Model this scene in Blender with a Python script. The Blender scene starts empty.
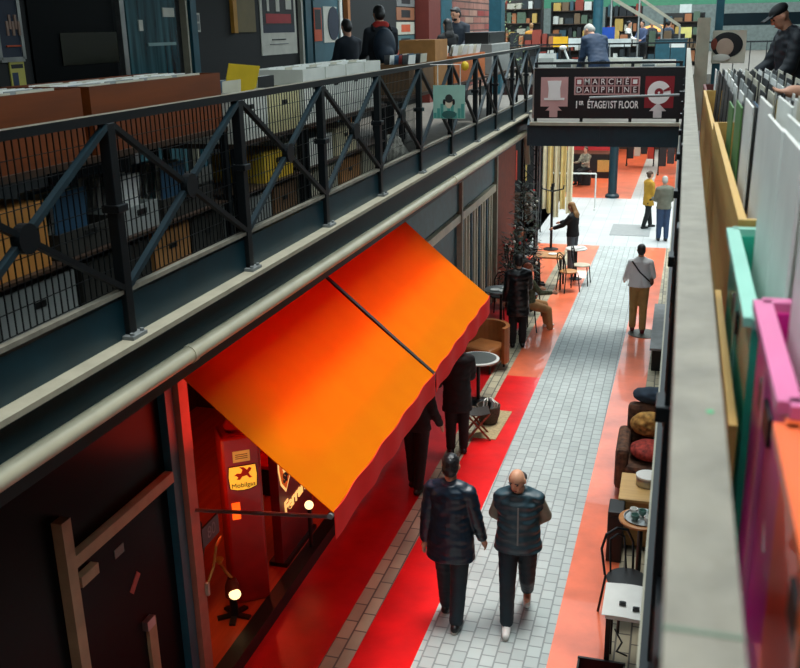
import bpy, bmesh, math, random
from mathutils import Vector as V, Matrix, Euler
random.seed(7)
C = bpy.context.scene.collection
PI = math.pi
# ------------------------------------------------------------------ camera frame
F_PX, CX, CY, EYE = 952.0, 400.0, 334.0, V((0, 0, 5.7))
_y = V((288, -312, F_PX)).normalized()
_d = _y.cross(V((1, -0.0216, 0))).normalized()
if _d.y < 0: _d = -_d
_x = _y.cross(-_d).normalized()
RM = Matrix((_x, _y, -_d))                      # camera (right, down, forward) -> world
def ray(px, py): return RM @ V((px - CX, py - CY, F_PX))
def AX(px, py, X): r = ray(px, py); return EYE + r * (X / r.x)
def AY(px, py, Y): r = ray(px, py); return EYE + r * (Y / r.y)
def AZ(px, py, Z): r = ray(px, py); return EYE + r * ((Z - EYE.z) / r.z)
cd = bpy.data.cameras.new('camera'); cam = bpy.data.objects.new('camera', cd); C.objects.link(cam)
r_, d_, f_ = RM @ V((1, 0, 0)), RM @ V((0, 1, 0)), RM @ V((0, 0, 1))
cam.matrix_world = Matrix(((r_.x, -d_.x, -f_.x, EYE.x), (r_.y, -d_.y, -f_.y, EYE.y), (r_.z, -d_.z, -f_.z, EYE.z), (0, 0, 0, 1)))
cd.sensor_width = 36; cd.sensor_fit = 'HORIZONTAL'; cd.lens = F_PX * 36 / 800
cd.clip_start = .05; cd.clip_end = 300
cd.dof.use_dof = True; cd.dof.focus_distance = 10; cd.dof.aperture_fstop = 6.5
bpy.context.scene.camera = cam
# ------------------------------------------------------------------ materials
def lin(c): return tuple(((x / 255) / 12.92 if x / 255 <= .04045 else ((x / 255 + .055) / 1.055) ** 2.4) for x in c)
MATS = {}
def mat(name, col, rough=.6, metal=0, var=.18, scale=6, bump=0, bscale=60, emit=0, spec=.5, coat=0, trans=0, alpha=1, sub=None):
    if name in MATS: return MATS[name]
    m = bpy.data.materials.new(name); m.use_nodes = True; nt = m.node_tree; N = nt.nodes; L = nt.links
    b = N['Principled BSDF']; c = lin(col)
    tc = N.new('ShaderNodeTexCoord'); nz = N.new('ShaderNodeTexNoise'); nz.inputs['Scale'].default_value = scale; nz.inputs['Detail'].default_value = 5
    L.new(tc.outputs['Object'], nz.inputs['Vector'])
    rp = N.new('ShaderNodeValToRGB'); rp.color_ramp.elements[0].position = .3; rp.color_ramp.elements[1].position = .72
    rp.color_ramp.elements[0].color = tuple(x * (1 - var) for x in c) + (1,); rp.color_ramp.elements[1].color = tuple(min(1, x * (1 + var)) for x in c) + (1,)
    L.new(nz.outputs['Fac'], rp.inputs['Fac']); L.new(rp.outputs['Color'], b.inputs['Base Color'])
    b.inputs['Roughness'].default_value = rough; b.inputs['Metallic'].default_value = metal
    b.inputs['Specular IOR Level'].default_value = spec; b.inputs['Coat Weight'].default_value = coat
    if trans: b.inputs['Transmission Weight'].default_value = trans
    if alpha < 1: b.inputs['Alpha'].default_value = alpha
    if bump:
        n2 = N.new('ShaderNodeTexNoise'); n2.inputs['Scale'].default_value = bscale; n2.inputs['Detail'].default_value = 4
        L.new(tc.outputs['Object'], n2.inputs['Vector']); bp = N.new('ShaderNodeBump'); bp.inputs['Strength'].default_value = bump
        bp.inputs['Distance'].default_value = .02; L.new(n2.outputs['Fac'], bp.inputs['Height']); L.new(bp.outputs['Normal'], b.inputs['Normal'])
    if emit:
        L.new(rp.outputs['Color'], b.inputs['Emission Color']); b.inputs['Emission Strength'].default_value = emit
    MATS[name] = m; return m
def wood(name, a, b_, rough=.5, scale=3, axis='X'):
    if name in MATS: return MATS[name]
    m = mat(name, a, rough); nt = m.node_tree; N = nt.nodes; L = nt.links
    nz = [n for n in N if n.type == 'TEX_NOISE'][0]; rp = [n for n in N if n.type == 'VALTORGB'][0]
    mp = N.new('ShaderNodeMapping'); s = dict(X=(.6, 9, 9), Y=(9, .6, 9), Z=(9, 9, .6))[axis]; mp.inputs['Scale'].default_value = s
    tc = [n for n in N if n.type == 'TEX_COORD'][0]; L.new(tc.outputs['Object'], mp.inputs['Vector']); L.new(mp.outputs['Vector'], nz.inputs['Vector'])
    nz.inputs['Scale'].default_value = scale
    rp.color_ramp.elements[0].color = lin(a) + (1,); rp.color_ramp.elements[1].color = lin(b_) + (1,)
    return m
def brick(name, c1, c2, mortar, bw, rh, ms, rough=.6, rot=PI / 2, bump=.4, var=.5, axes=None):
    if name in MATS: return MATS[name]
    m = mat(name, c1, rough); nt = m.node_tree; N = nt.nodes; L = nt.links; b = N['Principled BSDF']
    tc = [n for n in N if n.type == 'TEX_COORD'][0]; mp = N.new('ShaderNodeMapping'); mp.inputs['Rotation'].default_value = axes or (0, 0, rot)
    bk = N.new('ShaderNodeTexBrick'); L.new(tc.outputs['Object'], mp.inputs['Vector']); L.new(mp.outputs['Vector'], bk.inputs['Vector'])
    bk.inputs['Color1'].default_value = lin(c1) + (1,); bk.inputs['Color2'].default_value = lin(c2) + (1,); bk.inputs['Mortar'].default_value = lin(mortar) + (1,)
    bk.inputs['Scale'].default_value = 1; bk.inputs['Brick Width'].default_value = bw; bk.inputs['Row Height'].default_value = rh
    bk.inputs['Mortar Size'].default_value = ms; bk.inputs['Mortar Smooth'].default_value = .2
    nz = [n for n in N if n.type == 'TEX_NOISE'][0]; nz.inputs['Scale'].default_value = 1.3
    rp = [n for n in N if n.type == 'VALTORGB'][0]; rp.color_ramp.elements[0].color = (1 - var, 1 - var * .98, 1 - var * 1.02, 1); rp.color_ramp.elements[1].color = (1, 1, 1, 1)
    mx = N.new('ShaderNodeMix'); mx.data_type = 'RGBA'; mx.blend_type = 'MULTIPLY'; mx.inputs['Factor'].default_value = 1
    L.new(bk.outputs['Color'], mx.inputs[6]); L.new(rp.outputs['Color'], mx.inputs[7]); L.new(mx.outputs[2], b.inputs['Base Color'])
    bp = N.new('ShaderNodeBump'); bp.inputs['Strength'].default_value = bump; bp.inputs['Distance'].default_value = .01; bp.invert = True
    L.new(bk.outputs['Fac'], bp.inputs['Height']); L.new(bp.outputs['Normal'], b.inputs['Normal'])
    return m
IRON = mat('black_iron', (14, 21, 25), .42, .3)
TEAL = mat('dark_teal_paint', (7, 45, 55), .45)
TEAL2 = mat('blue_green_paint', (30, 84, 98), .45)
BEIGE = mat('weathered_beige_paint', (164, 158, 138), .5, var=.12, scale=9, bump=.05)
CREAM = mat('cream_pipe_paint', (205, 196, 168), .42, var=.1, scale=4)
WHITE = mat('white_card', (226, 226, 220), .7, var=.05)
OFFW = mat('yellowed_white_paper', (205, 203, 188), .75, var=.12)
GREY = mat('mid_grey', (120, 125, 125), .6)
BLACK = mat('black', (10, 11, 12), .5)
STEEL = mat('brushed_steel', (170, 172, 170), .35, .9)
BRASS = mat('brass', (190, 150, 80), .35, .8)
CHROME = mat('chrome', (215, 215, 212), .15, 1)
# ------------------------------------------------------------------ geometry helpers
class G:
    """collects shapes and links them as one mesh object"""
    def __init__(s): s.bm = bmesh.new(); s.mi = 0
    def _set(s, n0):
        s.bm.faces.ensure_lookup_table()
        for f in s.bm.faces[n0:]: f.material_index = s.mi
    def box(s, lo, hi, M=None):
        n = len(s.bm.faces); lo, hi = V(lo), V(hi)
        vs = [s.bm.verts.new((M @ p) if M else p) for p in [V((x, y, z)) for z in (lo.z, hi.z) for y in (lo.y, hi.y) for x in (lo.x, hi.x)]]
        for q in ((0, 2, 3, 1), (4, 5, 7, 6), (0, 1, 5, 4), (2, 6, 7, 3), (0, 4, 6, 2), (1, 3, 7, 5)): s.bm.faces.new([vs[i] for i in q])
        s._set(n); return s
    def cbox(s, c, size, rot=(0, 0, 0)):
        h = V(size) / 2; M = Matrix.Translation(V(c)) @ Euler(rot).to_matrix().to_4x4(); return s.box(-h, h, M)
    def bar(s, p0, p1, w, t=None, up=(0, 0, 1)):
        p0, p1 = V(p0), V(p1); d = p1 - p0; l = d.length; d.normalize(); u = V(up)
        if abs(d.dot(u)) > .98: u = V((0, 1, 0))
        a = d.cross(u).normalized(); b = a.cross(d).normalized(); t = t or w
        M = Matrix(((a.x, d.x, b.x, p0.x), (a.y, d.y, b.y, p0.y), (a.z, d.z, b.z, p0.z), (0, 0, 0, 1)))
        return s.box((-w / 2, 0, -t / 2), (w / 2, l, t / 2), M)
    def cyl(s, p0, p1, r0, r1=None, seg=14):
        n = len(s.bm.faces); p0, p1 = V(p0), V(p1); r1 = r0 if r1 is None else r1; d = (p1 - p0).normalized()
        u = V((0, 0, 1)) if abs(d.z) < .95 else V((1, 0, 0)); a = d.cross(u).normalized(); b = d.cross(a)
        A = [s.bm.verts.new(p0 + (a * math.cos(2 * PI * i / seg) + b * math.sin(2 * PI * i / seg)) * r0) for i in range(seg)]
        B = [s.bm.verts.new(p1 + (a * math.cos(2 * PI * i / seg) + b * math.sin(2 * PI * i / seg)) * r1) for i in range(seg)]
        for i in range(seg): s.bm.faces.new((A[i], A[(i + 1) % seg], B[(i + 1) % seg], B[i]))
        s.bm.faces.new(A[::-1]); s.bm.faces.new(B); s._set(n); return s
    def tube(s, pts, r, seg=10):
        for a, b in zip(pts, pts[1:]): s.cyl(a, b, r, r, seg)
        for p in pts[1:-1]: s.ell(p, (r, r, r), 8, 6)
        return s
    def ell(s, c, rad, u=16, v=10, M=None):
        n = len(s.bm.faces); T = Matrix.Translation(V(c)) @ (M or Matrix.Identity(4)) @ Matrix.Diagonal((rad[0], rad[1], rad[2], 1))
        bmesh.ops.create_uvsphere(s.bm, u_segments=u, v_segments=v, radius=1, matrix=T); s._set(n); return s
    def lathe(s, prof, c=(0, 0, 0), seg=24, axis=None):
        n = len(s.bm.faces); rings = []
        Q = V((0, 0, 1)).rotation_difference(V(axis)).to_matrix() if axis else Matrix.Identity(3)
        for r, z in prof:
            rings.append([s.bm.verts.new(V(c) + Q @ V((r * math.cos(2 * PI * i / seg), r * math.sin(2 * PI * i / seg), z))) for i in range(seg)])
        for A, B in zip(rings, rings[1:]):
            for i in range(seg): s.bm.faces.new((A[i], A[(i + 1) % seg], B[(i + 1) % seg], B[i]))
        s.bm.faces.new(rings[0][::-1]); s.bm.faces.new(rings[-1]); s._set(n); return s
    def prism(s, pts, vec):
        """polygon pts (3-D, planar) pushed along vec"""
        n = len(s.bm.faces); vec = V(vec); A = [s.bm.verts.new(V(p)) for p in pts]; B = [s.bm.verts.new(V(p) + vec) for p in pts]
        s.bm.faces.new(A[::-1]); s.bm.faces.new(B); k = len(pts)
        for i in range(k): s.bm.faces.new((A[i], A[(i + 1) % k], B[(i + 1) % k], B[i]))
        s._set(n); return s
    def grid(s, fn, nu, nv, th=.004, nrm=(0, 0, 1)):
        """thick sheet through fn(u,v)"""
        n = len(s.bm.faces); nr = V(nrm) * th; P = [[V(fn(i / nu, j / nv)) for j in range(nv + 1)] for i in range(nu + 1)]
        A = [[s.bm.verts.new(p) for p in r] for r in P]; B = [[s.bm.verts.new(p - nr) for p in r] for r in P]
        for i in range(nu):
            for j in range(nv):
                s.bm.faces.new((A[i][j], A[i + 1][j], A[i + 1][j + 1], A[i][j + 1])); s.bm.faces.new((B[i][j + 1], B[i + 1][j + 1], B[i + 1][j], B[i][j]))
        for i in range(nu):
            s.bm.faces.new((A[i][0], B[i][0], B[i + 1][0], A[i + 1][0])); s.bm.faces.new((A[i + 1][nv], B[i + 1][nv], B[i][nv], A[i][nv]))
        for j in range(nv):
            s.bm.faces.new((A[0][j + 1], B[0][j + 1], B[0][j], A[0][j])); s.bm.faces.new((A[nu][j], B[nu][j], B[nu][j + 1], A[nu][j + 1]))
        s._set(n); return s
    def use(s, i): s.mi = i; return s
    def go(s, name, m, parent=None, smooth=False, bevel=0):
        bm = s.bm; bmesh.ops.recalc_face_normals(bm, faces=bm.faces[:])
        me = bpy.data.meshes.new(name); bm.to_mesh(me); bm.free()
        for x in (m if isinstance(m, (list, tuple)) else [m]): me.materials.append(x)
        if smooth: me.shade_smooth()
        o = bpy.data.objects.new(name, me); C.objects.link(o)
        if smooth and smooth != 'full':
            try: me.set_sharp_from_angle(angle=math.radians(40))
            except Exception: pass
        if bevel:
            b = o.modifiers.new('bevel', 'BEVEL'); b.width = bevel; b.segments = 2; b.limit_method = 'ANGLE'
        if parent: o.parent = parent
        return o
def tag(o, label, cat, group=None):
    o['label'] = label; o['category'] = cat
    if group: o['group'] = group
    return o
def thing(name, label, cat, loc=(0, 0, 0), rz=0, group=None):
    o = bpy.data.objects.new(name, None); C.objects.link(o); o.location = loc; o.rotation_euler = (0, 0, rz); o.empty_display_size = .1
    return tag(o, label, cat, group)
def copy_tree(o, parent=None):
    c = o.copy(); C.objects.link(c)
    if parent: c.parent = parent
    for ch in list(o.children): copy_tree(ch, c)
    return c
def dup(src, loc, rz, label, group=None):
    c = copy_tree(src); c.location = loc; c.rotation_euler = (0, 0, rz); c['label'] = label
    if group: c['group'] = group
    return c
def struct(o): o['kind'] = 'structure'; return o
def sbox(name, lo, hi, m, **k): return struct(G().box(lo, hi).go(name, m, **k))
def text(s, size, m, parent, M, name='lettering', ext=.004, sx=1.0, bold=0, align='CENTER'):
    cu = bpy.data.curves.new(name, 'FONT'); cu.body = s; cu.size = size; cu.extrude = ext; cu.align_x = align; cu.align_y = 'CENTER'; cu.offset = bold
    t = bpy.data.objects.new(name, cu); C.objects.link(t); bpy.context.view_layer.update()
    me = bpy.data.meshes.new_from_object(t.evaluated_get(bpy.context.evaluated_depsgraph_get())); bpy.data.objects.remove(t)
    me.transform(Matrix.Diagonal((sx, 1, 1, 1))); me.transform(M); me.materials.clear(); me.materials.append(m)
    o = bpy.data.objects.new(name, me); C.objects.link(o)
    if parent: o.parent = parent
    return o
def facing(loc, right, up):
    """matrix putting local x along right and y along up at loc"""
    r, u = V(right).normalized(), V(up).normalized(); n = r.cross(u)
    return Matrix(((r.x, u.x, n.x, loc[0]), (r.y, u.y, n.y, loc[1]), (r.z, u.z, n.z, loc[2]), (0, 0, 0, 1)))
# ------------------------------------------------------------------ the setting
D = 4.14                                      # gallery floor level
def sh(y): return .0107 * (y - 7.2)           # paving skewed very slightly to the galleries, slope fitted to its edges in the image
def strip(name, xa, xb, y0, y1, m, z=0.0):
    g = G(); pts = [(xa + sh(y0), y0, z - .05), (xb + sh(y0), y0, z - .05), (xb + sh(y1), y1, z - .05), (xa + sh(y1), y1, z - .05)]
    return struct(g.prism(pts, (0, 0, .05)).go(name, m))
SETT = brick('granite_setts', (182, 192, 190), (168, 178, 177), (136, 143, 143), .165, .136, .009, .55, bump=.5, var=.18)
EDGE = brick('edge_stone', (196, 186, 156), (160, 152, 130), (100, 96, 86), .3, .14, .01, .6, bump=.5, var=.35)
PALE = brick('pale_stone_paving', (184, 190, 190), (174, 180, 181), (150, 156, 158), .6, .4, .008, .5, bump=.1, var=.12)
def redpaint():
    m = mat('shaded_worn_red_floor_paint', (184, 12, 20), .34, var=.22, scale=2.2, bump=.25, bscale=5, coat=.35)  # deeper red copy, the shade under awning and gallery put into its colour
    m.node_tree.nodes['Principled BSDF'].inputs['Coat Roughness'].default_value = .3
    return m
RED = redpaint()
REDSHEEN = mat('sheen_salmon_red_floor_paint', (228, 110, 72), .34, var=.25, scale=1.6, bump=.2, bscale=5, coat=.35)  # salmon tone paints the sky's sheen into the red floor
ORED = mat('sunlit_orange_red_floor_paint', (220, 104, 66), .4, var=.15, scale=2, coat=.2)  # red paint turned orange, strong daylight put into the colour
sbox('floor_subbase', (-9, -4, -.2), (6, 62, -.05), GREY)
YE = 25.7
strip('floor_setts', -2.10, -.88, -3, YE, SETT)
strip('floor_red_middle_left', -2.67, -2.10, -3, 15.2, mat('lit_red_floor_paint', (224, 16, 20), .34, var=.2, scale=2.2, bump=.25, bscale=5, coat=.35)); strip('floor_red_middle_left_sheen', -2.67, -2.10, 15.2, YE, REDSHEEN)  # brighter copy of the red holds the light; far length carries painted sheen
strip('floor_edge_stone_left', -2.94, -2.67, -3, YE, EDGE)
strip('floor_red_outer_left', -3.80, -2.94, -3, 19.5, RED); strip('floor_red_outer_left_sheen', -3.80, -2.94, 19.5, YE, REDSHEEN)  # far length takes the colour with the sheen painted in
strip('floor_red_right', -.88, -.36, -3, YE, REDSHEEN)
strip('floor_edge_stone_right', -.36, .95, -3, YE, EDGE)
sbox('floor_left_shops', (-9, -4, -.05), (-3.8, 62, 0), mat('dark_shop_floor', (60, 30, 24), .4))
strip('floor_crossing', -9, 6, YE, 33.2, PALE)
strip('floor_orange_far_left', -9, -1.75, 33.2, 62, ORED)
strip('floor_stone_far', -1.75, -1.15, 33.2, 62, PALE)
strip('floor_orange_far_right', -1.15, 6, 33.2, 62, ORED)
# upper gallery left: slab, fascia, flange
DECK = mat('gallery_deck_concrete', (96, 92, 84), .7)
sbox('floor_gallery_left', (-9, -4, 3.86), (-2.86, 23, D), DECK)
sbox('trim_fascia_upper_left', (-2.86, -4, D), (-2.80, 19.4, 4.36), TEAL)
sbox('trim_flange_left', (-2.86, -4, D - .03), (-2.70, 19.4, D), BEIGE)
sbox('trim_fascia_lower_left', (-2.86, -4, 3.80), (-2.80, 19.4, D - .03), TEAL)
sbox('beam_edge_left', (-3.1, -4, 3.66), (-2.86, 19.4, 3.86), TEAL)
# right gallery
sbox('floor_gallery_right', (.16, -4, 3.86), (5, 23, D), DECK)
sbox('trim_fascia_right', (.02, -4, 3.72), (.16, 16.4, 4.30), IRON)
sbox('trim_flange_right', (-.012, -4, D - .03), (.16, 16.4, D), IRON); sbox('trim_flange_right_lip', (-.019, -4, D - .004), (-.012, 16.4, D + .003), BEIGE)
# walls and roofs
DARKW = mat('dark_wall', (11, 15, 16), .7)
sbox('wall_left_upper', (-5.8, -4, D), (-5.6, 30, 7.4), DARKW)
sbox('wall_left_lower', (-7.2, -4, 0), (-7.0, 26, 3.86), mat('shop_back_wall', (46, 20, 16), .7))
sbox('wall_right_lower', (1.0, -4, 0), (1.2, 23, 3.86), DARKW)
sbox('wall_right_upper', (3.6, -4, D), (3.8, 23, 7.4), mat('right_gallery_wall', (90, 88, 80), .7))
sbox('wall_back', (-12, 61.8, 0), (9, 62, 11), mat('far_hall_wall', (120, 130, 126), .7))
sbox('wall_front', (-9, -4.2, 0), (5, -4, 7.4), DARKW)
ROOF = mat('roof_underside', (60, 62, 62), .8)
sbox('ceiling_left', (-9, 3.0, 7.4), (-2.6, 15.5, 7.6), ROOF); sbox('ceiling_front_shade', (-9, -4.2, 7.4), (-1.7, 3.0, 7.6), ROOF)  # unseen slabs, edges shaped for the daylight; front one added to darken near left
sbox('ceiling_right', (.42, -4.2, 7.4), (5, 15.5, 7.6), ROOF)  # unseen slab, its edge set for the light on rail and crates
sbox('wall_hall_left', (-12.2, 26, 0), (-12, 62, 11), mat('hall_side_wall', (70, 74, 72), .7))
sbox('wall_hall_right', (8.8, 23, 0), (9, 62, 11), mat('hall_side_wall', (70, 74, 72), .7))
# the drain pipe under the left edge
g = G()
for a, b in ((-4, 4.9), (4.9, 12), (12, 17.95)):
    za, zb = 3.85 - .0038 * (a - 3), 3.85 - .0038 * (b - 3)
    g.cyl((-2.775, a, za), (-2.775, b, zb), .052, seg=18)
    g.cyl((-2.775, b - .03, zb), (-2.775, b + .03, zb), .058, seg=18)
g.tube([V((-2.775, 17.95, 3.793)), V((-2.77, 18.05, 3.7)), V((-2.74, 18.08, 3.2))], .05, 14)
tag(g.go('gutter_pipe', CREAM, smooth=True), 'long cream pipe running under the edge of the left gallery', 'pipe')
RAILTOP = mat('worn_rail_paint', (126, 121, 108), .55, var=.22, scale=16, bump=.12)
# ------------------------------------------------------------------ railings
def railing(name, label, X, side, y0, n, sp, mesh_on):
    """cross-braced iron railing along Y; side=+1 when the open alley lies towards +X"""
    t = thing(name, label, 'railing', (X, y0, D)); L = sp * n; top = 5.32 - D
    hw = .028 if mesh_on else .0255
    G().box((-hw, 0, top - .045), (hw, L, top)).go('top_rail', [IRON, RAILTOP], t)
    me = t.children[0].data
    for p in me.polygons:
        if p.normal.z > .5: p.material_index = 1
    G().box((-.02, 0, .245), (.02, L, .27)).go('bottom_rail', RAILTOP if mesh_on else IRON, t)
    for i in range(n + 1):
        y = i * sp
        o = G().box((-.03, y - .035, .02), (.03, y + .035, top - .045)).box((-.05, y - .05, .68), (.05, y + .05, .72)).go('post', IRON, t, bevel=.004)
        G().box((-.03 + .02 * side, y - .07, 0), (.05 + .02 * side, y + .07, .02)).cyl((.05, y - .05, .02), (.05, y - .05, .035), .012, seg=8).cyl((.05, y + .05, .02), (.05, y + .05, .035), .012, seg=8).go('base_plate', GREY, o)
    for i in range(n):
        a, b = i * sp, (i + 1) * sp; c = (a + b) / 2; zt, zb = top - .06, .28; zm = (zt + zb) / 2
        for p, q in (((0, a + .03, zt), (0, b - .03, zb)), ((0, a + .03, zb), (0, b - .03, zt))):
            G().bar((side * .012, p[1], p[2]), (side * .012, q[1], q[2]), .03, .035, up=(1, 0, 0)).go('brace', mat('brace_paint', (24, 44, 52), .4) if p[2] < q[2] and mesh_on else IRON, t)
        G().cyl((side * .0, c, zm), (side * .045, c, zm), .07, seg=20).go('brace_disc', IRON, t)
        if mesh_on and i < mesh_on:
            g = G(); k = int(sp / .048)
            for j in range(1, k): g.box((-.036 * side - .0028, a + j * sp / k - .0028, .27), (-.036 * side + .0028, a + j * sp / k + .0028, top - .05))
            for z in [.27 + .11 * j for j in range(8)]: g.box((-.036 * side - .0022, a, z - .0022), (-.036 * side + .0022, b, z + .0022))
            g.go('wire_mesh', IRON, t)
    return t
railing('iron_railing', 'long black cross-braced iron railing with wire mesh along the left gallery', -2.80, 1, -.28, 13, 1.53, 7)
railing('iron_railing', 'beige topped iron railing running up the right side beneath the crates', .036, 1, -.9, 11, 1.53, 0)
for o in list(bpy.data.objects):
    if o.name.startswith('iron_railing.'):
        pass
# ------------------------------------------------------------------ the bridge
YB = 16.5
sbox('floor_bridge', (-2.46, YB, 3.92), (.02, YB + 1.9, D), DECK)
sbox('beam_bridge', (-2.46, YB - .06, 3.74), (.02, YB, D - .05), TEAL)
sbox('trim_bridge_flange', (-2.46, YB - .14, D - .05), (.0, YB, D), BEIGE)
sbox('trim_bridge_rib', (-1.33, YB - .085, 3.74), (-1.29, YB - .06, D - .05), TEAL)
struct(G().prism([(-2.80, 18.4, 3.92), (-2.46, 18.4, 3.92), (-2.46, 16.5, 3.92)], (0, 0, D - 3.92)).go('floor_bridge_gap_fill', DECK)); struct(G().bar((-2.66, 17.7, 3.915), (-2.49, 16.47, 3.915), .05, .35).go('beam_bridge_gap_fill', TEAL))  # wedge and bar added to cover the gap where the bridge is cut short
t = thing('bridge_railing', 'dark railing behind the black floor sign on the bridge', 'railing', (-2.42, YB + .06, D))
G().box((0, -.025, .93), (2.39, .025, .97)).go('top_rail', [IRON], t)
for x in (0.03, .8, 1.6, 2.36): G().box((x - .025, -.025, 0), (x + .025, .025, .93)).go('post', IRON, t)
# sign
RSIGN = mat('dark_red_sign_paint', (132, 14, 28), .5, var=.06); PINK = mat('dusty_pink_sign_paint', (196, 150, 146), .6, var=.05)
SBLK = mat('black_sign_panel', (10, 12, 16), .4, var=.05); SWHT = mat('sign_white', (236, 232, 228), .5, var=.03)
s = thing('floor_sign', 'wide black sign with white lettering, hat and record pictures on the bridge', 'sign', (-1.2, YB, D + .03))
W, z0, z1, yf = 1.22, .03, .84, -.03
G().box((-W, yf, z0), (W, .0, z1)).go('panel', SBLK, s)
g = G(); 
for a, b in (((-W - .015, yf - .006, z0), (-W + .012, .01, z1)), ((W - .012, yf - .006, z0), (W + .015, .01, z1)), ((-W, yf - .006, z1), (W, .01, z1 + .015))): g.box(a, b)
g.go('frame', STEEL, s)
yo = yf - .006
def spt(px, py): p = AY(px, py, YB - .03); return V((p.x + 1.2, yo, p.z - D - .03))
def srect(name, x0, y0, x1, y1, m, d=.006):
    a, b = spt(x0, y1), spt(x1, y0); return G().box((a.x, yo - d + .006, a.z), (b.x, yf + .002, b.z)).go(name, m, s)
srect('hat_tile', 540.5, 77, 568.5, 106.5, PINK)
a = spt(543.5, 99); hx = spt(554.5, 90)
g = G(); g.prism([(hx.x - .105, yo, hx.z - .13), (hx.x + .105, yo, hx.z - .13), (hx.x + .095, yo, hx.z + .02), (hx.x + .115, yo, hx.z + .15), (hx.x - .115, yo, hx.z + .15), (hx.x - .095, yo, hx.z + .02)], (0, -.012, 0)).box((hx.x - .17, yo - .012, hx.z - .165), (hx.x + .17, yo, hx.z - .128)); g.go('hat_picture', SWHT, s)
def arrow(cx, cy, m, dn=False):
    c = spt(cx, cy); q = .135; pts = [(-q, 0), (0, q), (q, 0), (q * .5, 0), (q * .5, -q * .8), (-q * .5, -q * .8), (-q * .5, 0)]
    G().prism([(c.x + u, yo, c.z + (v if not dn else v)) for u, v in pts], (0, -.006, 0)).go('arrow', m, s)
arrow(553.5, 110.5, PINK); arrow(657.5, 111, mat('pale_arrow', (214, 206, 204), .5))
srect('record_tile', 644, 76, 675, 108, RSIGN)
c = spt(659, 92.5); RR = .182
G().cyl((c.x, yo, c.z), (c.x, yo - .008, c.z), RR, seg=40).go('record_picture', SWHT, s)
G().cyl((c.x, yo - .008, c.z), (c.x, yo - .012, c.z), RR * .38, seg=28).go('record_label', RSIGN, s)
G().cyl((c.x, yo - .012, c.z), (c.x, yo - .016, c.z), RR * .1, seg=14).go('record_hole', SWHT, s)
g = G()
for an in (.35,):
    g.prism([(c.x + math.cos(an + d) * r, yo - .008, c.z + math.sin(an + d) * r) for d, r in ((-.16, RR * .42), (-.16, RR), (.16, RR), (.16, RR * .42))], (0, -.003, 0))
g.go('record_groove', RSIGN, s)
a, b = spt(575, 94), spt(639.5, 77.5); n = 8; cw = (b.x - a.x) / n; ch = (b.z - a.z) / 2
G().box((a.x - .015, yo, a.z - .015), (b.x + .015, yf + .002, b.z + .015)).go('letter_board', PINK, s)
for r, word in enumerate(('\u25aaMARCH\u00c9\u25aa', 'DAUPHINE')):
    for i, chh in enumerate(word):
        x, z = a.x + (i + .5) * cw, b.z - (r + .5) * ch
        tl = G().box((x - cw * .43, yo - .005, z - ch * .43), (x + cw * .43, yo, z + ch * .43)).go('letter_tile', RSIGN if chh == '\u25aa' else mat('maroon_tile', (64, 12, 18), .5), s)
        if chh == '\u25aa': G().box((x - .035, yo - .009, z - .035), (x + .035, yo - .004, z + .035)).go('dot', SWHT, tl)
        else: text(chh, ch * 1.0, SWHT, tl, facing((x, yo - .006, z), (1, 0, 0), (0, 0, 1)), ext=.003, sx=.95, bold=.001)
c = spt(607, 105)
for wd, px, dz, sz, sx_ in (('1', 576.6, 0, .165, .75), ('ER', 581.2, .03, .085, .8), ('\u00c9TAGE/1ST FLOOR', 612.6, 0, .165, .60)):
    c = spt(px, 105); text(wd, sz, SWHT, s, facing((c.x, yo - .003, c.z + dz), (1, 0, 0), (0, 0, 1)), ext=.003, sx=sx_, bold=.003)
# ------------------------------------------------------------------ awning
AWN = mat('orange_awning_canvas', (255, 146, 0), .8, var=.05, scale=3, bump=.1, bscale=300, spec=.1)
nt = AWN.node_tree; b = nt.nodes['Principled BSDF']; tr = nt.nodes.new('ShaderNodeBsdfTranslucent'); tr.inputs['Color'].default_value = (.95, .025, .005, 1)
mx = nt.nodes.new('ShaderNodeMixShader'); mx.inputs[0].default_value = .46; out = nt.nodes['Material Output']
nt.links.new(b.outputs[0], mx.inputs[1]); nt.links.new(tr.outputs[0], mx.inputs[2]); nt.links.new(mx.outputs[0], out.inputs['Surface'])
VAL = mat('red_valance_canvas', (255, 22, 18), .7, var=.08)
aw = thing('shop_awning', 'large sloping orange shop awning with red valance over the left stall', 'awning', (-3.65, 5.87, 0))
zA, zF, xF = 3.50, 2.32, 1.38
def canvas(y0, y1):
    def fn(u, v):
        sag = .035 * math.sin(PI * u) * (.5 + .5 * math.sin(PI * v))
        return (xF * u, y0 + (y1 - y0) * v, zA + (zF - zA) * u - sag)
    return G().grid(fn, 14, 10, .008).go('canvas', AWN, aw, smooth=True)
canvas(0, 3.00); canvas(3.07, 6.03)
def valance(y0, y1):
    def fn(u, v):
        y = y0 + (y1 - y0) * v
        return (xF + .012 + .01 * math.sin(y * 9), y, zF + .015 - u * (.235 + .006 * math.cos(y * 2 * PI / .5)))
    return G().grid(fn, 4, 60, .006, (1, 0, 0)).go('valance', VAL, aw, smooth=True)
valance(0, 3.0); valance(3.07, 6.03)
G().bar((0, 3.035, zA + .0), (xF, 3.035, zF + .0), .05, .012, up=(0, 0, 1)).go('divider_strip', BLACK, aw)
G().cyl((xF - .02, -.02, zF - .03), (xF - .02, 6.05, zF - .03), .022).go('front_bar', GREY, aw)
G().cyl((0, -.02, zA - .02), (0, 6.05, zA - .02), .05).go('roller', IRON, aw)
for y in (.0, 3.035, 5.9):
    G().tube([(xF - .03, y, zF - .04), (-.03, y + .45, 1.92)], .016).go('arm', STEEL, aw)
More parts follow.
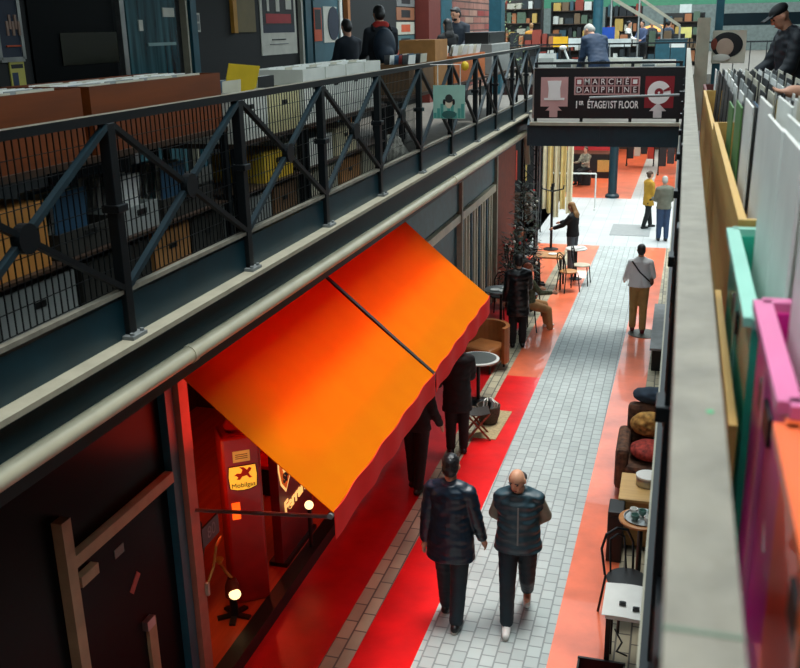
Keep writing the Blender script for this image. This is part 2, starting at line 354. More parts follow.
# ------------------------------------------------------------------ left shop fronts (lower)
RPOST = mat('faded_red_post', (160, 108, 88), .55, var=.15)
GLASSD = mat('dark_shop_glass', (3, 7, 10), .35, spec=.06)
sbox('column_red_shop_post', (-3.80, 6.22, .0), (-3.66, 6.36, 3.66), RPOST)
sbox('trim_shop_jamb', (-3.80, 6.08, 0), (-3.70, 6.2, 3.66), TEAL2)
sbox('window_1', (-3.80, -4, .0), (-3.77, 6.08, 3.66), GLASSD)
TAN = mat('tan_frame_paint', (150, 132, 100), .5)
sbox('trim_window_post', (-3.77, 4.66, 0), (-3.69, 4.76, 2.68), TAN)
g = G().bar((-3.73, 4.76, 2.34), (-3.73, 6.08, 2.34), .07, .09); struct(g.go('trim_window_transom', TAN))
G().box((-3.76, 4.80, 2.12), (-3.70, 5.0, 2.2)).go('trim_window_bracket', TAN)['kind'] = 'structure'
sbox('beam_shop_lintel', (-3.80, -4, 3.3), (-3.70, 6.08, 3.66), TEAL)
sbox('floor_shop_platform', (-7.0, 6.36, 0), (-3.78, 12.4, .12), wood('red_lit_floorboards', (150, 62, 30), (178, 80, 38), .35, 2, 'Y'))
sbox('trim_platform_edge', (-3.78, 6.36, 0), (-3.62, 12.4, .15), IRON)
sbox('wall_shop_side', (-7.0, 12.4, 0), (-3.66, 12.6, 3.66), mat('shop_back_wall', (46, 20, 16), .7))
# teal shopfront beyond the awning
sbox('wall_teal_shopfront', (-3.80, 12.6, 0), (-3.70, 19.7, 3.66), TEAL2)
sbox('trim_teal_fascia_board', (-3.70, 12.6, 2.62), (-3.66, 19.7, 3.3), mat('teal_fascia_board', (44, 104, 116), .45))
sbox('trim_shopfront_transom', (-3.70, 12.6, 2.42), (-3.62, 19.7, 2.56), CREAM)
for i, y in enumerate((16.3, 19.68)): sbox('trim_shopfront_post', (-3.70, y - .05, 0), (-3.60, y + .05, 3.3), BEIGE)
for i in range(12):
    y = 16.6 + i * .25
    sbox('trim_shutter_slat', (-3.70, y, .05), (-3.66, y + .1, 2.42), CREAM if i % 3 else TEAL2)
sbox('wall_brown_reveal', (-3.9, 19.75, 0), (-3.7, 22.5, 3.66), mat('brown_red_wall', (120, 44, 16), .7))
# lights
w = bpy.data.worlds.new('world'); bpy.context.scene.world = w; w.use_nodes = True
bg = w.node_tree.nodes['Background']; bg.inputs[0].default_value = (.80, .95, 1.0, 1); bg.inputs[1].default_value = 2.4
sl = bpy.data.lights.new('sun', 'SUN'); sl.energy = 3.3; sl.angle = math.radians(20); sl.color = (1, .98, .93)
so = bpy.data.objects.new('sun', sl); C.objects.link(so); so.rotation_euler = (math.radians(-6), math.radians(4.5), 0)
def lamp(name, loc, e, col, r=.08):
    l = bpy.data.lights.new(name, 'POINT'); l.energy = e; l.color = col; l.shadow_soft_size = r
    o = bpy.data.objects.new(name, l); C.objects.link(o); o.location = loc
lamp('stall_red_lamp', (-4.9, 9.8, 2.0), 20, (1, .12, .05)); lamp('stall_warm_lamp', (-4.3, 7.1, 1.7), 16, (1, .40, .14))
l = bpy.data.lights.new('added_awning_uplight', 'AREA'); l.shape = 'RECTANGLE'; l.size = .7; l.size_y = 5.5; l.energy = 58; l.color = (1, .03, .01); o = bpy.data.objects.new('added_awning_uplight', l); C.objects.link(o); o.location = (-3.12, 9.0, 2.45); o.rotation_euler = (PI, 0, 0)  # added red uplight without a fixture, reddens the shaded half of the canvas
for x, y in ((-3.5, 37), (-.6, 38), (-2.5, 43), (.5, 44)):
    l = bpy.data.lights.new('added_far_floor_light', 'AREA'); l.shape = 'RECTANGLE'; l.size = 2.5; l.size_y = 1.2; l.energy = 130; l.color = (1, .93, .82); o = bpy.data.objects.new('added_far_floor_light', l); C.objects.link(o); o.location = (x, y, 3.7)  # added unseen lights, brighten the floor shaded by the far gallery
vs = bpy.context.scene.view_settings; vs.view_transform = 'Standard'; vs.look = 'None'; vs.gamma = 1; vs.use_curve_mapping = False; vs.exposure = 0
# ------------------------------------------------------------------ people
def rx(v, a): c, s = math.cos(a), math.sin(a); return V((v.x, v.y * c - v.z * s, v.y * s + v.z * c))
class Soft:
    """soft solid: overlapping rounded forms melted into one continuous surface"""
    def __init__(s): s.g = G()
    def cap(s, a, b, ra, rb, fx=1.0):
        a, b = V(a), V(b); s.g.ell(a, (ra, ra, ra), 14, 10); s.g.ell(b, (rb, rb, rb), 14, 10)
        if (b - a).length > 1e-4: s.g.cyl(a, b, ra * .995, rb * .995, 14)
        return s
    def chain(s, pts, rs):
        for i in range(len(pts) - 1): s.cap(pts[i], pts[i + 1], rs[i], rs[i + 1])
        return s
    def ell(s, c, r, M=None): s.g.ell(c, r, 20, 14, M); return s
    def loft(s, rings, n=28):
        bm = s.g.bm; R = []
        for fn, a, b in rings: R.append([bm.verts.new(fn(a * math.cos(2 * PI * i / n), b * math.sin(2 * PI * i / n))) for i in range(n)])
        for A_, B_ in zip(R, R[1:]):
            for i in range(n): bm.faces.new((A_[i], A_[(i + 1) % n], B_[(i + 1) % n], B_[i]))
        bm.faces.new(R[0][::-1]); bm.faces.new(R[-1]); return s
    def box(s, lo, hi, M=None): s.g.box(lo, hi, M); return s
    def go(s, name, m, parent, vx=.012, sm=6, cut=None, wob=0, wf=9):
        me = bpy.data.meshes.new(name); s.g.bm.to_mesh(me); s.g.bm.free()
        o = bpy.data.objects.new(name, me); C.objects.link(o)
        r = o.modifiers.new('r', 'REMESH'); r.mode = 'VOXEL'; r.voxel_size = vx; r.adaptivity = 0
        k = o.modifiers.new('s', 'SMOOTH'); k.iterations = sm; k.factor = .5
        bpy.context.view_layer.update()
        me2 = bpy.data.meshes.new_from_object(o.evaluated_get(bpy.context.evaluated_depsgraph_get()))
        bpy.data.objects.remove(o); me2.materials.clear()
        if wob:
            from mathutils import noise
            nn = [V(v.normal) for v in me2.vertices]; cs = [V(v.co) for v in me2.vertices]; fl = []
            for c_, n_ in zip(cs, nn):
                q = c_ * wf; fl.extend(c_ + n_ * (wob * noise.noise(V((q.x, q.y, q.z * 1.9)))))
            me2.vertices.foreach_set('co', fl)
        me2.shade_smooth()
        for x in (m if isinstance(m, (list, tuple)) else [m]): me2.materials.append(x)
        o = bpy.data.objects.new(name, me2); C.objects.link(o); o.parent = parent
        return o
SKIN = mat('skin', (205, 150, 122), .55, var=.08); SKIN2 = mat('ruddy_skin', (216, 160, 128), .5, var=.08)
def person(label, loc, rz, h=1.75, seat=None, lean=0, tuck=0, legs=((0, 0), (0, 0)), arms=((.05, .12, .15), (.05, .12, .15)), head=(0, 0), fat=1.0,
           skin=SKIN, hair=None, hairm=None, top=None, hem=.86, sleeves=True, puff=0, bottom=None, shoes=None, sock=False, shirt=None, vx=.014, stretch_hands=True,
           group=None, feet=((0, 0), (0, 0)), base=0, wob=.004, skirt=0, extra=None):
    """legs: (thigh forward, knee bend); arms: (shoulder forward, out, elbow bend); order left(+x = person's right is -x when facing +y)"""
    k = h / 1.75; t = thing('person', label, 'person', loc, rz, group)
    hipz = .92
    P = {}
    for i, sx in enumerate((-1, 1)):
        a, kb = legs[i]; hip = V((sx * .092, 0, hipz)); kn = hip + V((0, math.sin(a), -math.cos(a))) * .43; an = kn + V((0, math.sin(a - kb), -math.cos(a - kb))) * .41
        P[i] = (hip, kn, an)
    zs = min(P[i][2].z for i in (0, 1)) - .085
    if seat is not None: zs = hipz - .10 - seat / k
    def up(p):                                   # torso points lean about the hips
        q = V(p) - V((0, 0, hipz)); q = rx(q, -lean); return q + V((0, 0, hipz))
    def T(p): return (V(p) - V((0, 0, zs))) * k + V((0, 0, base))
    A = {}
    for i, sx in enumerate((-1, 1)):
        f, o, e = arms[i][:3]; s0 = V((sx * .178, -.005, 1.405)); d = V((sx * math.sin(o), math.sin(f) * math.cos(o), -math.cos(f) * math.cos(o)))
        el = s0 + d * .285; d2 = rx(d, e); d2 = V((d2.x * (1 - .8 * min(1, e)), d2.y, d2.z)).normalized()
        if len(arms[i]) > 3: q_ = arms[i][3]; d2 = V((sx * q_[0], q_[1], q_[2])).normalized()
        wr = el + d2 * .25
        A[i] = tuple(up(p) for p in (s0, el, wr)) + (rx(d2, 0),)
    nk, hd = V((0, .0, 1.475)), V((0, .035, 1.635))
    hp, hy = head
    hM = Euler((-hp, 0, hy)).to_matrix()
    def H(p): return up(V((0, .01, 1.50)) + hM @ (V(p) - V((0, .01, 1.50))))
    hMr = (Euler((-lean, 0, 0)).to_matrix() @ hM).to_4x4()
    # body -----------------------------------------------------------------
    b = Soft(); B_ = lambda p: T(p)
    b.ell(T(up((0, 0, .97))), (.155 * k * fat, .105 * k * fat, .12 * k)); b.ell(T(up((0, .005, 1.12))), (.135 * k * fat, .095 * k * fat, .14 * k)); b.ell(T(up((0, 0, 1.30))), (.155 * k, .105 * k, .16 * k))
    b.cap(T(up((-.15, -.005, 1.405))), T(up((.15, -.005, 1.405))), .06 * k, .06 * k)
    b.cap(T(up((0, -.005, 1.42))), T(H((0, .02, 1.56))), .062 * k, .055 * k)
    b.ell(T(H((0, .03, 1.655))), (.073 * k, .092 * k, .098 * k), hMr); b.ell(T(H((0, .052, 1.585))), (.056 * k, .062 * k, .062 * k), hMr)
    b.ell(T(H((0, .125, 1.625))), (.013 * k, .018 * k, .026 * k), hMr)
    for sx in (-1, 1): b.ell(T(H((sx * .076, .02, 1.635))), (.012 * k, .022 * k, .033 * k), hMr)
    for i in (0, 1):
        hip, kn, an = P[i]; b.chain([T(hip), T(kn), T(an)], [.085 * k, .056 * k, .042 * k])
        toe = an + V((0, .13, -.05)); b.cap(T(an + V((0, -.02, -.03))), T(toe), .04 * k, .032 * k)
        s0, el, wr, d2 = A[i]; b.chain([T(s0), T(el), T(wr)], [.052 * k, .04 * k, .029 * k])
        palm = wr + d2 * .05; b.cap(T(wr + d2 * .02), T(palm + d2 * .035), .026 * k, .03 * k)
        sd = V((0, 1, 0)) - d2 * d2.y; sd = sd.normalized() if sd.length > .1 else V((1, 0, 0)); nn = d2.cross(sd)
        sgn = 1 if i == 0 else -1
        for j, ln in enumerate((.066, .075, .070, .055)):
            r0 = palm + d2 * .045 + sd * (.027 - .018 * j); m1 = r0 + d2 * ln * .55; m2 = m1 + (d2 * .75 + nn * .5 * sgn) * ln * .5
            b.chain([T(r0), T(m1), T(m2)], [.0105 * k, .0095 * k, .008 * k])
        th0 = wr + d2 * .035 + sd * .03; th1 = th0 + (d2 * .6 + sd * .6) * .04; b.chain([T(th0), T(th1), T(th1 + d2 * .03)], [.0125 * k, .011 * k, .009 * k])
    body = b.go('body', skin, t, min(vx, .009) if vx <= .01 else vx, 4)
    # face -----------------------------------------------------------------
    if vx <= .015:
        for sx in (-1, 1):
            G().ell(T(H((sx * .031, .108, 1.652))), (.014 * k, .008 * k, .007 * k), 10, 8).go('eye', BLACK, t, smooth='full')
            G().cbox(T(H((sx * .032, .116, 1.676))), (.036 * k, .008 * k, .007 * k), (0, 0, hy)).go('eyebrow', hairm or BLACK, t)
        G().cbox(T(H((0, .116, 1.577))), (.045 * k, .006 * k, .008 * k), (0, 0, hy)).go('mouth', mat('lips', (150, 82, 74), .5), t)
    # hair -----------------------------------------------------------------
    if hair:
        s = Soft()
        if hair in ('short', 'long', 'bun', 'wavy'):
            s.ell(T(H((0, .008, 1.682))), (.081 * k, .096 * k, .086 * k), hMr); s.ell(T(H((0, -.022, 1.63))), (.078 * k, .07 * k, .085 * k), hMr)
        if hair in ('long', 'wavy'):
            s.ell(T(H((0, -.045, 1.54))), (.092 * k, .055 * k, .14 * k), hMr)
            if hair == 'wavy': s.ell(T(H((0, -.07, 1.44))), (.115 * k, .05 * k, .12 * k), hMr)
        if hair == 'bun': s.ell(T(H((0, -.09, 1.70))), (.04 * k, .04 * k, .04 * k))
        if hair == 'fringe':                     # a bald crown with hair round the back
            s.ell(T(H((0, -.03, 1.632))), (.079 * k, .066 * k, .042 * k), hMr)
        if hair == 'cap':
            s.ell(T(H((0, .015, 1.70))), (.084 * k, .1 * k, .06 * k), hMr); s.box(V((-.06, 0, -.006)) * k, V((.06, .13, .006)) * k, Matrix.Translation(T(H((0, .07, 1.69)))) @ hMr)
        o = s.go('cap' if hair == 'cap' else 'hair', hairm or BLACK, t, max(.008, vx * .8), 3, wob=.003 if hair != 'cap' else 0, wf=40)
    # clothes --------------------------------------------------------------
    e = .018 + puff
    if top:
        s = Soft(); lo = hem
        lo_ = lo if seat is None else .90
        prof = [(1.485, .066, .064, -.004), (1.455, .10, .078, -.008), (1.425, .158, .092, -.008), (1.38, .178, .103, -.004), (1.28, .168, .112, 0), (1.15, .152 * fat, .110 * fat, .004), (1.05, .158 * fat, .114 * fat, .002), (.97, .168 * fat, .12 * fat, 0)]
        if lo_ < .95: prof += [((.97 + lo_) / 2, .176 * fat, .122 * fat, 0), (lo_, .182 * fat + .004, .124 * fat + .004, 0)]
        prof = [q for q in prof if q[0] >= lo_ - .001]
        s.loft([((lambda x, y, z=z, dy=dy: T(up((x, y + dy, z)))), (rx_ + e * .8) * k, (ry_ + e * .8) * k) if False else ((lambda x, y, z=z, dy=dy: T(up((x, y + dy, z)))), rx_ + e * .8, ry_ + e * .8) for z, rx_, ry_, dy in prof])
        for sx in (-1, 1): s.cap(T(up((sx * .06, -.008, 1.45))), T(up((sx * .165, -.006, 1.40))), (.05 + e * .7) * k, (.055 + e * .75) * k)
        if sleeves is False:
            for sx in (-1, 1): s.cap(T(up((sx * .165, -.006, 1.405))), T(up((sx * .172, -.006, 1.33))), .072 * k, .066 * k)
        if puff: s.cap(T(up((-.06, -.012, 1.47))), T(up((.06, -.012, 1.47))), .055 * k, .055 * k)
        for i in (0, 1):
            s0, el, wr, d2 = A[i]
            if sleeves is True: s.chain([T(s0), T(el), T(wr - d2 * .015)], [(.05 + e * .8) * k, (.044 + e * .7) * k, (.034 + e * .6) * k])
            elif sleeves == 'short': s.chain([T(s0), T(s0 + (el - s0) * .75)], [(.06 + e) * k, (.055 + e) * k])
        s.go('jacket' if puff or hem < .9 else 'top', top, t, vx, 3, wob=wob + puff * .35, wf=11)
    if shirt:
        s = Soft()
        for i in (0, 1):
            s0, el, wr, d2 = A[i]; s.chain([T(s0), T(el), T(wr - d2 * .02)], [.058 * k, .058 * k, .044 * k])
        s.cap(T(A[0][0]), T(A[1][0]), .055 * k, .055 * k); s.cap(T(up((0, -.008, 1.42))), T(up((0, .0, 1.50))), .07 * k, .064 * k)
        s.go('shirt', shirt, t, vx, 4, wob=wob)
    if bottom:
        s = Soft(); s.ell(T((0, 0, .96)), (.172 * fat * k, .122 * fat * k, .12 * k))
        for i in (0, 1):
            hip, kn, an = P[i]; s.chain([T(hip), T(kn), T(an + (kn - an) * .06)], [.108 * k, .082 * k, .068 * k])
        s.go('trousers', bottom, t, vx, 4, wob=wob, wf=12)
    if shoes:
        for i in (0, 1):
            an = P[i][2]; tilt = feet[i][0]
            Rf = Matrix.Rotation(tilt, 3, 'X')
            s = Soft(); pts = [V((0, -.045, -.045)), V((0, .05, -.045)), V((0, .15, -.055))]
            q = [an + Rf @ p for p in pts]
            s.chain([T(p) for p in q], [.042 * k, .044 * k, .036 * k]); s.cap(T(an + Rf @ V((0, -.02, -.04))), T(an + V((0, 0, .02))), .046 * k, .046 * k)
            so_ = s.go('shoe', shoes, t, max(.009, vx * .8), 3)
            if vx < .01:
                s = Soft(); s.chain([T(an + Rf @ (p + V((0, 0, -.032)))) for p in pts], [.03 * k, .033 * k, .028 * k]); sole = s.go('sole', mat('pale_sole', (206, 200, 188), .6), so_, .008, 2)
    if extra: extra(t, T, up, H, A, P, k)
    return t
NAVY = mat('navy_leather', (14, 36, 52), .4, var=.1, bump=.12, bscale=9)
VEST = mat('slate_quilted_nylon', (46, 72, 82), .45, var=.1, bump=.12, bscale=9)
_n = VEST.node_tree; _w = _n.nodes.new('ShaderNodeTexWave'); _w.bands_direction = 'Z'; _w.inputs['Scale'].default_value = 3.6; _w.inputs['Distortion'].default_value = .6
_t = [q for q in _n.nodes if q.type == 'TEX_COORD'][0]; _b = [q for q in _n.nodes if q.type == 'BUMP'][0]; _n.links.new(_t.outputs['Object'], _w.inputs['Vector']); _n.links.new(_w.outputs['Fac'], _b.inputs['Height']); _b.inputs['Strength'].default_value = .7
DKTR = mat('dark_trousers', (14, 36, 46), .7, bump=.2, bscale=14); BLKC = mat('black_cloth', (12, 14, 17), .8); JEAN = mat('blue_denim', (44, 66, 96), .8, bump=.2)
SHW = mat('white_leather_shoe', (232, 230, 226), .5); SHB = mat('black_leather_shoe', (14, 14, 16), .4); KHAKI = mat('khaki_cotton', (178, 140, 84), .8, bump=.2)
WSHIRT = mat('white_cotton', (240, 242, 242), .8, var=.03, bump=.2, bscale=12); CREAMK = mat('pale_knit', (150, 142, 126), .8)
MUST = mat('mustard_wool', (182, 138, 40), .8); OLIVE = mat('grey_green_jacket', (104, 106, 92), .8); HAIRD = mat('dark_hair', (22, 20, 20), .5); HAIRG = mat('greying_dark_hair', (58, 56, 56), .5)
HAIRB = mat('brown_hair', (70, 46, 30), .55); HAIRBL = mat('fair_brown_hair', (150, 110, 66), .55)
def vest_details(t, T, up, H, A, P, k):
    G().bar(T(up((0, .168, .98))), T(up((0, .158, 1.38))), .016, .012, up=(0, 1, 0)).go('zip', GREY, t)
def coat_details(t, T, up, H, A, P, k):
    G().bar(T(up((0, -.155, .80))), T(up((0, -.150, 1.10))), .01, .008, up=(0, 1, 0)).go('back_vent', BLACK, t)
p = AZ(515, 617, 0)
person('bald man in a dark quilted vest and white shoes walking towards the camera', (-1.26, 8.2, 0), PI + .12, 1.76, legs=((-.12, .62), (.28, .16)), arms=((-.42, .30, .3, (-.55, -.30, -.62)), (-.42, .22, .3, (-.62, -.30, -.55))), head=(.30, -.32), fat=1.12,
       skin=SKIN2, hair='fringe', hairm=HAIRG, top=VEST, hem=.86, sleeves=False, puff=.022, shirt=CREAMK, bottom=DKTR, shoes=SHW, vx=.0085, feet=((-.6, 0), (.10, 0)), extra=vest_details, lean=.05)
person('man with slicked dark hair in a navy leather coat walking away on the setts', (-1.90, 8.05, 0), -.08, 1.83, legs=((.20, .06), (-.10, .12)), arms=((-.10, .14, .15), (.12, .2, .25)), head=(.02, .1), fat=1.15,
       hair='short', hairm=mat('slicked_dark_hair', (34, 34, 36), .3, bump=.4, bscale=40), top=NAVY, hem=.72, puff=.014, bottom=DKTR, shoes=SHB, vx=.0085, extra=coat_details, feet=((0, 0), (-.15, 0)))
def bag_strap(t, T, up, H, A, P, k):
    G().tube([T(up((-.17, -.10, 1.45))), T(up((-.02, -.155, 1.25))), T(up((.18, -.13, 1.06)))], .014).go('bag_strap', BLKC, t)
    Soft().ell(T(up((.22, .02, 1.02))), (.05, .10, .08)).go('shoulder_bag', mat('brown_bag', (96, 56, 40), .6), t, .012)
person('grey haired man in a white shirt and khaki trousers with a black bag strap', (-.56, 18.15, 0), .1, 1.72, legs=((.10, .05), (-.05, .12)), arms=((.1, .25, .9), (.1, .25, 1.2)), hair='short', hairm=HAIRG, fat=1.15,
       top=WSHIRT, hem=.93, puff=.008, bottom=KHAKI, shoes=mat('dark_red_shoe', (110, 20, 24), .5), extra=bag_strap)
person('woman in a mustard yellow coat and dark leggings on the pale crossing', (-.76, 28.3, 0), -1.0, 1.66, legs=((.22, .05), (-.15, .15)), arms=((.1, .12, .4), (.1, .12, .4)), hair='bun', hairm=HAIRB, top=MUST, hem=.72, puff=.012, bottom=BLKC, shoes=SHB, vx=.02)
person('person in a grey jacket and blue jeans standing beside the railing on the crossing', (-.30, 26.6, 0), .25, 1.76, legs=((.04, 0), (-.04, .05)), arms=((.2, .15, 1.3), (.2, .15, 1.0)), head=(.3, 0), hair='short', hairm=mat('pale_grey_hair', (170, 168, 160), .6), top=OLIVE, hem=.88, puff=.015, bottom=JEAN, shoes=SHB, vx=.02)
person('long haired woman in a black jacket and grey jeans browsing at the clothes rack', (-2.32, 22.7, 0), 1.2, 1.68, arms=((.7, .1, .5), (.9, .1, .4)), head=(.25, 0), hair='wavy', hairm=HAIRBL, top=BLKC, hem=.9, puff=.012, bottom=mat('grey_denim', (84, 96, 104), .8), shoes=SHB, vx=.02)
person('person in a long black coat standing at the bistro tables beside the armchair', (-2.66, 16.75, 0), .3, 1.74, arms=((.1, .12, .2), (.3, .12, 1.1)), hair='short', hairm=HAIRD, top=mat('black_leather', (14, 17, 20), .35), hem=.62, puff=.02, bottom=BLKC, shoes=SHB, vx=.016)
person('red haired person in a patterned green jacket and tan trousers seated by the alley', (-2.62, 17.75, 0), -.9, 1.70, seat=.46, lean=-.05, legs=((1.35, 1.2), (1.2, 1.05)), arms=((.5, .1, .9), (.6, .1, .8)), hair='short', hairm=mat('red_hair', (150, 66, 34), .6), top=mat('patterned_green_cotton', (92, 96, 70), .8, var=.5, scale=25), hem=.95, bottom=mat('tan_cotton', (176, 128, 80), .8), shoes=SHW, vx=.016)
person('man in black with dark trousers standing half hidden under the awning edge', (-2.98, 10.75, 0), -.3, 1.74, hair='short', hairm=HAIRD, arms=((.0, .15, .2), (.2, .15, .3)), legs=((.06, 0), (-.1, .1)), top=BLKC, hem=.86, puff=.015, bottom=BLKC, shoes=SHB, vx=.016)
person('person in black with long dark clothes standing beside the folding stool', (-2.72, 11.95, 0), .4, 1.72, hair='long', hairm=HAIRD, arms=((.2, .14, .6), (.3, .14, .8)), top=BLKC, hem=.66, puff=.02, bottom=BLKC, shoes=SHB, vx=.016)
# upper galleries
person('grey haired man in a blue jacket leaning over the bins behind the floor sign', (-1.42, 17.3, D), .5, 1.70, lean=.55, head=(.4, .5), arms=((.6, .1, .5), (.5, .1, .7)), hair='short', hairm=mat('pale_grey_hair', (170, 168, 160), .6), top=mat('blue_work_jacket', (28, 50, 76), .7), hem=.9, puff=.015, bottom=JEAN, shoes=SHB, vx=.018)
person('man in a black cap and navy jacket looking down at the right gallery bins', (1.04, 10.5, D), 1.9, 1.74, lean=.15, head=(.45, 0), arms=((.4, .1, .6), (.5, .1, .6)), hair='cap', hairm=mat('black_cap', (12, 14, 17), .7), top=mat('navy_jacket', (26, 32, 40), .6), hem=.86, puff=.02, bottom=BLKC, shoes=SHB, vx=.012)
person('man in a mustard jacket at the right edge beside the record crates', (1.06, 7.1, D), 1.0, 1.92, lean=.05, head=(.3, .3), arms=((.2, .2, .3), (.35, .2, .8)), hair='short', hairm=HAIRB, top=mat('mustard_jacket', (196, 146, 48), .7, bump=.3, bscale=12), hem=.84, puff=.02, bottom=JEAN, shoes=SHB, vx=.012)
person('person in a dark brown jumper reaching a bare hand over the white record sleeves', (1.06, 4.1, D), 1.5, 1.70, lean=.12, arms=((1.0, .1, .15), (1.5, .0, .05)), hair='short', hairm=HAIRD, top=mat('dark_brown_knit', (48, 30, 28), .8), hem=.88, puff=.012, bottom=BLKC, shoes=SHB, vx=.012)
def pack(t, T, up, H, A, P, k):
    Soft().cap(T(up((-.05, .0, 1.47))), T(up((.05, .0, 1.47))), .085, .085).cap(T(up((.08, .06, 1.38))), T(up((.1, .1, 1.2))), .07, .05).go('red_scarf', mat('red_scarf_wool', (170, 36, 26), .8), t, .015)
    Soft().ell(T(up((0, -.22, 1.22))), (.17, .12, .26)).ell(T(up((0, -.30, 1.12))), (.12, .07, .12)).go('backpack', mat('dark_blue_backpack', (30, 46, 62), .6, var=.3), t, .015)
    for sx in (-1, 1): G().tube([T(up((sx * .12, -.14, 1.42))), T(up((sx * .12, .0, 1.50))), T(up((sx * .12, .15, 1.36))), T(up((sx * .13, .10, 1.1)))], .016).go('pack_strap', BLKC, t)
person('person with a dark blue backpack and red collar browsing the left gallery', (-4.35, 14.1, D), .5, 1.88, head=(.3, .2), arms=((.3, .12, .9), (.4, .12, .9)), hair='short', hairm=HAIRD, top=mat('dark_slate_jumper', (34, 40, 48), .8), hem=.88, bottom=BLKC, shoes=SHB, vx=.015, extra=pack)
person('person in dark clothes facing the shop beside the wooden door post', (-5.0, 14.5, D), .9, 1.70, head=(.2, 0), arms=((.3, .12, .9), (.4, .12, .9)), hair='short', hairm=HAIRD, top=mat('dark_blue_jumper', (26, 36, 48), .8), hem=.88, bottom=BLKC, shoes=SHB, vx=.018)
person('woman with long black hair behind the cardboard boxes on the left gallery', (-4.4, 18.6, D), .8, 1.70, hair='wavy', hairm=HAIRD, arms=((.3, .12, .9), (.4, .12, .9)), top=BLKC, hem=.88, bottom=BLKC, shoes=SHB, vx=.015)
person('dark haired bearded man in a black jacket facing the long haired woman', (-4.45, 19.7, D), 2.9, 1.93, head=(.3, -.3), hair='short', hairm=HAIRD, arms=((.3, .12, .9), (.4, .12, .9)), top=mat('dark_blue_jumper', (26, 36, 48), .8), hem=.88, bottom=BLKC, shoes=SHB, vx=.015, extra=lambda t, T, up, H, A, P, k: Soft().ell(T(H((0, .07, 1.57))), (.062, .055, .045)).ell(T(H((0, .05, 1.72))), (.08, .075, .04)).go('beard', HAIRD, t, .014))
# ------------------------------------------------------------------ generic furniture builders
CARD = mat('cardboard', (176, 122, 66), .8, var=.15); CARD2 = mat('dark_cardboard', (112, 80, 48), .8, var=.2); DKCARD = mat('dark_fibre_box', (44, 42, 36), .8)
BROWN = wood('brown_bin_wood', (98, 44, 5), (118, 54, 7), .5, 2, 'Y'); OAK = wood('yellow_plywood', (186, 146, 72), (206, 168, 94), .55, 2.5, 'Y'); DKWOOD = wood('dark_table_wood', (58, 40, 28), (74, 52, 36), .5, 3, 'X')
PAPERC = [mat('sleeve_' + n, c, .6, var=.1) for n, c in (('white', (240, 240, 234)), ('cream', (206, 200, 180)), ('grey', (150, 154, 152)), ('black', (26, 28, 30)), ('blue', (52, 92, 122)), ('red', (150, 40, 36)), ('green', (84, 130, 70)), ('yellow', (210, 176, 50)), ('teal', (60, 110, 116)))]
def table(label, x0, x1, y0, y1, z0, z1, m=DKWOOD, cat='table', name='table', group=None, shelf=None):
    t = thing(name, label, cat, ((x0 + x1) / 2, (y0 + y1) / 2, z0), 0, group); a, b, h = (x1 - x0) / 2, (y1 - y0) / 2, z1 - z0
    G().box((-a, -b, h - .035), (a, b, h)).go('table_top', m, t)
    for sx in (-1, 1):
        for sy in (-1, 1): G().box((sx * (a - .03) - .022, sy * (b - .03) - .022, 0), (sx * (a - .03) + .022, sy * (b - .03) + .022, h - .035)).go('leg', IRON, t)
    if shelf: G().box((-a + .02, -b + .06, shelf - .02), (a - .02, b - .06, shelf)).go('shelf', m, t)
    return t
def bin_(label, x0, x1, y0, y1, z0, z1, m, name='record_bin', cat='box', th=.016, slot=True, rim=None, group=None, flare=0):
    """open-topped box"""
    t = thing(name, label, cat, ((x0 + x1) / 2, (y0 + y1) / 2, z0), 0, group); a, b, h = (x1 - x0) / 2, (y1 - y0) / 2, z1 - z0
    G().box((-a, -b, 0), (a, b, th)).go('base', m, t)
    for sx in (-1, 1): G().prism([(sx * a, -b, th), (sx * a, b, th), (sx * (a + flare), b, h), (sx * (a + flare), -b, h)], (-sx * th, 0, 0)).go('side_panel', m, t)
    for sy in (-1, 1): G().box((-a + th, sy * b - (th if sy > 0 else 0), th), (a - th, sy * b + (th if sy < 0 else 0), h)).go('end_panel', m, t)
    if rim:
        for sx in (-1, 1): G().box((sx * (a + flare) - .012, -b, h), (sx * (a + flare) + .012, b, h + .014)).go('rim', rim, t)
        for sy in (-1, 1): G().box((-a, sy * b - .012, h), (a, sy * b + .012, h + .014)).go('rim', rim, t)
    if slot:
        sx = 1 if x0 < -1 else -1
        G().box((sx * a - .004, -.055, h * .62), (sx * a + .004, .055, h * .62 + .035)).go('handle_slot', BLACK, t)
    return t
def cardbox(label, x0, x1, y0, y1, z0, z1, m=CARD, slot=1, name='cardboard_box', group=None):
    t = thing(name, label, 'box', ((x0 + x1) / 2, (y0 + y1) / 2, z0), 0, group); a, b, h = (x1 - x0) / 2, (y1 - y0) / 2, z1 - z0
    G().box((-a, -b, 0), (a, b, h)).go('carton', m, t, bevel=.004)
    for sx in (-1, 1): G().box((sx * a * .52 - a * .46, -b, h), (sx * a * .52 + a * .46, b, h + .006)).go('flap', m, t)
    if slot: G().box((a - .002, -.05, h * .62), (a + .004, .05, h * .62 + .035)).go('handle_slot', BLACK, t)
    return t
SLV = {}
